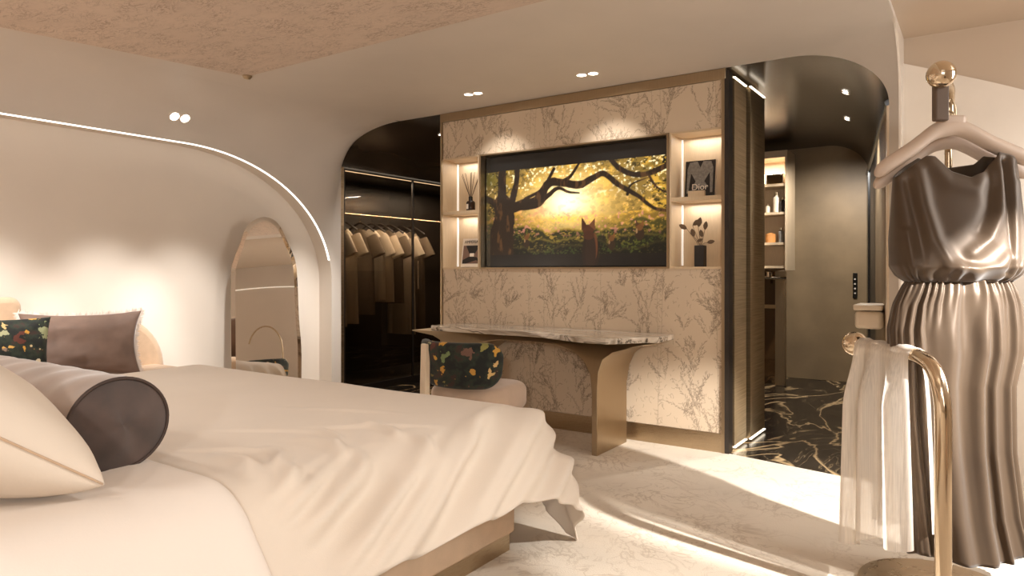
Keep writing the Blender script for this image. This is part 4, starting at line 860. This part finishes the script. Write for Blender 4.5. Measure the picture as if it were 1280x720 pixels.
lo = obj('lower_arm', MB().tube(arm, 0.0265, 18), M['polish'], st, smooth=True, local=True)
obj('ball', MB().ball((-0.222, 0.25, 0.887), 0.05), M['polish'], lo, smooth='all', local=True)
obj('strap', MB().box(-0.095, -0.045, -0.10, -0.07, 1.745, 1.895), M['leather'], st, local=True, bevel=0.006)
# hanger
hx, hy = at(1.662, 2.62)
def hanger(name, label, loc, k, dz):
    hg = thing(name, label, 'hanger', loc, YAW)
    pts = [((px_-1192)*2.62/870*k, 0.0, 1.19-(py_-339)*2.62/870) for px_, py_ in ((1094, 216), (1110, 206), (1140, 186), (1166, 166), (1184, 160), (1198, 160), (1214, 166), (1240, 180), (1270, 193), (1294, 203))]
    P = smooth_path([(x, y, z+dz) for x, y, z in pts], 6); rows = []
    for i, p in enumerate(P):
        e = min(i, len(P)-1-i); q = math.sqrt(max(0, 1-(1-min(1, (e+0.4)/6))**2)); hz = 0.033*q*k; hd = 0.026*q*k
        rows.append([(p[0], p[1]+hd*math.cos(a), p[2]+hz*math.sin(a)) for a in np.linspace(0, 2*PI, 13)[:-1]])
    mb = MB().grid(rows, wrap=True); mb.f += [tuple(range(11, -1, -1)), tuple((len(rows)-1)*12+i for i in range(12))]
    obj('shoulder_bar', mb, M['hanger'], hg, smooth='all', local=True)
    return hg
h1 = hanger('coat_hanger', 'wide blush coat hanger carrying the bronze dress', (hx, hy, 0), 1.0, 0.0)
obj('neck', rounded_block(-0.062, 0.042, -0.022, 0.022, 1.72, 1.775, 0.02, 0.01), M['hanger'], h1, smooth='all', local=True)
obj('hook', MB().tube(smooth_path([(-0.01, 0, 1.76), (0.0, 0, 1.785), (-0.03, 0, 1.80), (-0.012, 0, 1.84), (0.004, 0, 1.815), (0.008, 0, 1.77)], 6), 0.004, 8), M['gold'], h1, smooth='all', local=True)
hx2, hy2 = at(1.70, 2.70)
h2 = hanger('coat_hanger', 'second blush hanger half hidden behind the wide one', (hx2, hy2, 0), 1.0, -0.035)
# dress
dr = thing('dress', 'sleeveless bronze satin dress with gathered waist hanging from the valet stand', 'dress', (hx, hy, 0.0), YAW)
KP = 2.62/870
def zpx(y): return 1.19-(np.asarray(y, float)-339)*KP
def xpx(x): return (np.asarray(x, float)-1192)*KP
def bodice():
    n, m = 200, 90; Rr = []
    th = np.linspace(0, 2*PI, n, endpoint=False); u = np.cos(th); front = np.sin(th) < 0
    xw = np.sign(u)*np.abs(u)**0.8
    rimF = np.interp(xw, [-1, -0.75, -0.55, -0.42, -0.2, 0.1, 0.35, 0.55, 0.62, 0.8, 1.0], [222, 206, 196, 197, 216, 224, 216, 200, 192, 194, 202])
    rimB = np.interp(xw, [-1, -0.75, -0.55, -0.42, 0.0, 0.4, 0.55, 0.8, 1.0], [222, 206, 196, 200, 208, 204, 194, 196, 202])
    rim = np.where(front, rimF, rimB)
    for k in range(m):
        t = k/(m-1); Yp = rim+(352-rim)*t                          # pixel-like heights, 1 unit = 2.87 mm
        left = np.interp(Yp, [190, 215, 240, 300, 332, 344, 350, 353], [1120, 1118, 1117, 1115, 1117, 1124, 1132, 1136]); right = np.interp(Yp, [190, 215, 240, 300, 325, 343, 350, 353], [1268, 1271, 1272, 1275, 1276, 1270, 1262, 1260])
        cx = (left+right)/2; hw = (right-left)/2; x = xpx(cx+hw*xw)
        dpt = np.interp(Yp, [190, 230, 290, 335, 348, 353], [0.022, 0.055, 0.095, 0.115, 0.085, 0.06])
        y = dpt*np.sin(th)*np.abs(np.sin(th))**-0.25
        PX, PY = cx+hw*xw, Yp; f = np.zeros(n)
        for pts, a, sg in BOD:
            d_, t_ = segdist(PX, PY, pts); f += a*np.exp(-(d_/sg)**2)*np.where(front, 1, 0.3)
        gather = ss(318, 352, Yp)*0.007*np.sin(th*24+2*np.sin(th*7)); f += gather
        Rr.append(np.stack([x+0.3*f*np.cos(th), y+f*np.sign(np.sin(th))*np.minimum(1, np.abs(np.sin(th))*2), zpx(Yp)], -1))
    return Rr
BOD = [([(1240, 196), (1237, 235), (1232, 270), (1215, 300), (1192, 318)], 0.014, 8), ([(1226, 200), (1226, 235), (1220, 262), (1204, 290)], -0.010, 8), ([(1258, 200), (1253, 260), (1246, 310), (1240, 345)], 0.012, 7), ([(1246, 205), (1245, 260), (1242, 310), (1236, 340)], -0.014, 4),
       ([(1140, 215), (1143, 260), (1150, 300), (1168, 335), (1195, 345)], 0.014, 9), ([(1128, 230), (1134, 280), (1138, 320), (1138, 348)], -0.006, 5), ([(1170, 335), (1200, 340), (1222, 334), (1236, 322)], 0.014, 8), ([(1158, 205), (1175, 232), (1205, 238), (1230, 215)], 0.008, 10), ([(1122, 290), (1126, 325), (1133, 348)], 0.008, 4), ([(1264, 230), (1263, 300), (1258, 340)], 0.008, 6)]
obj('bodice', MB().grid(bodice(), wrap=True), M['satin'], dr, smooth='all', local=True, solid=0.003)
def skirt():
    n, m = 420, 80; th = np.linspace(0, 2*PI, n, endpoint=False); u = np.cos(th); xw = np.sign(u)*np.abs(u)**0.85; rg = np.random.default_rng(3); Rr = []
    fold = []; a = 0.0
    while a < 2*PI-0.12: fold.append((a, rg.uniform(0.05, 0.13), rg.uniform(0.5, 1.0), rg.uniform(-0.12, 0.12))); a += rg.uniform(0.16, 0.42)
    for k in range(m):
        t = k/(m-1); Yp = 348+(690+4*np.sin(th*3)-348)*t
        left = np.interp(Yp, [348, 356, 380, 410, 520, 600, 690], [1137, 1131, 1119, 1113, 1118, 1126, 1134]); right = np.interp(Yp, [348, 356, 380, 410, 440, 480, 560, 640, 690], [1259, 1264, 1272, 1274, 1272, 1262, 1262, 1272, 1286])
        cx = (left+right)/2; hw = (right-left)/2
        dpt = np.interp(t, [0, 0.05, 0.25, 1], [0.06, 0.075, 0.09, 0.10]); g = float(ss(0, 0.22, np.array(t))); f = np.zeros(n)
        for (c0, w0, a0, dr0) in fold:
            d_ = (th-(c0+dr0*t)+PI) % (2*PI)-PI; f += a0*np.exp(-np.abs(d_/(w0*(0.6+0.4*g)))**2.2)
        f = (0.008+0.026*g)*(f-0.45)+0.005*(1-g)*np.sin(th*40+1.5*np.sin(th*6))+0.003*np.sin(th*17+t*3)
        Rr.append(np.stack([xpx(cx+hw*xw)+0.35*f*u, dpt*np.sin(th)*np.abs(np.sin(th)+1e-6)**-0.2+f*np.sin(th)*1.1, zpx(Yp)], -1))
    return Rr
obj('skirt', MB().grid(skirt(), wrap=True), M['satin'], dr, smooth='all', local=True, solid=0.003)
obj('waistband', MB().tube([(xpx(1198)+0.186*math.cos(a), 0.058*math.sin(a), float(zpx(350))) for a in np.linspace(0, 2*PI, 50)], 0.006, 6, cap=False), M['satin'], dr, smooth='all', local=True)
# scarf over the lower arm
sc = thing('scarf', 'sheer white chiffon scarf draped over the lower ball-tipped arm', 'scarf', (sx_, sy_, 0.0), YAW)
def scarf():
    n, m = 60, 70; V = []
    a0, a1 = np.array((-0.219, 0.19)), np.array((-0.204, -0.17)); d_ = (a1-a0)/np.linalg.norm(a1-a0); nn = np.array((d_[1], -d_[0]))   # nn points to viewer-left side
    nn = nn if nn[0] < 0 else -nn
    for k in range(m):
        s = -1+2*k/(m-1); row = []
        for j in range(n):
            w_ = j/(n-1); wave = math.sin(w_*19+1.2*math.sin(w_*5)); ln = (0.86-0.14*w_ if s > 0 else 0.78-0.12*w_)+0.02*math.sin(w_*9)
            dist = abs(s)*ln+0.0; arc = 0.034*PI/2
            if dist < arc: ang = dist/0.034; out, z = 0.034*math.sin(ang), 0.885+0.034*math.cos(ang)
            else: out, z = 0.034+0.005*(dist-arc), 0.885-(dist-arc)
            hang = ss(0.0, 0.35, np.array(abs(s))); out += hang*0.026*(wave+1.0); spreadf = 1+0.25*hang*float(abs(s)); base = a0+(a1-a0)*(0.5+(w_-0.5)*spreadf)
            p = base+nn*out*(1 if s > 0 else -1); row.append((p[0], p[1], z+0.003*wave*(1-float(hang))))
        V.append(row)
    return V
obj('fabric', MB().grid(scarf()), M['sheer'], sc, smooth='all', local=True)

# ================================================================== SEEN ONLY IN THE MIRROR
ac = thing('armchair', 'floral armchair seen reflected in the floor mirror', 'armchair', (1.2, 1.42, 0), math.radians(-70))
obj('seat', rounded_block(-0.32, 0.32, -0.28, 0.36, 0.12, 0.45, 0.16, 0.06), M['velvet_pink'], ac, smooth='all', local=True)
obj('backrest', shell_back(0.34, PI*0.95, PI*2.05, 0.42, 0.80, 0.11), M['floral'], ac, smooth='all', local=True)
for sx in (-1, 1):
    for sy in (-0.2, 0.26): obj('leg', MB().tube([(sx*0.24, sy, 0), (sx*0.22, sy, 0.13)], 0.02, 8), M['creamwood'], ac, local=True)
fl_ = thing('arc_lamp', 'slim brass arc lamp seen reflected in the floor mirror', 'lamp', (1.65, 1.55, 0))
obj('base', MB().lathe([(0.14, 0), (0.14, 0.02), (0.02, 0.03)], n=24), M['gold'], fl_, smooth=True, local=True)
obj('stem', MB().tube([(0, 0, 0.02), (0, 0, 1.0)]+[(0, -0.3+0.3*math.cos(a), 1.0+0.42*math.sin(a)) for a in np.linspace(0.0, PI*0.9, 16)], 0.014, 10), M['gold'], fl_, smooth=True, local=True)
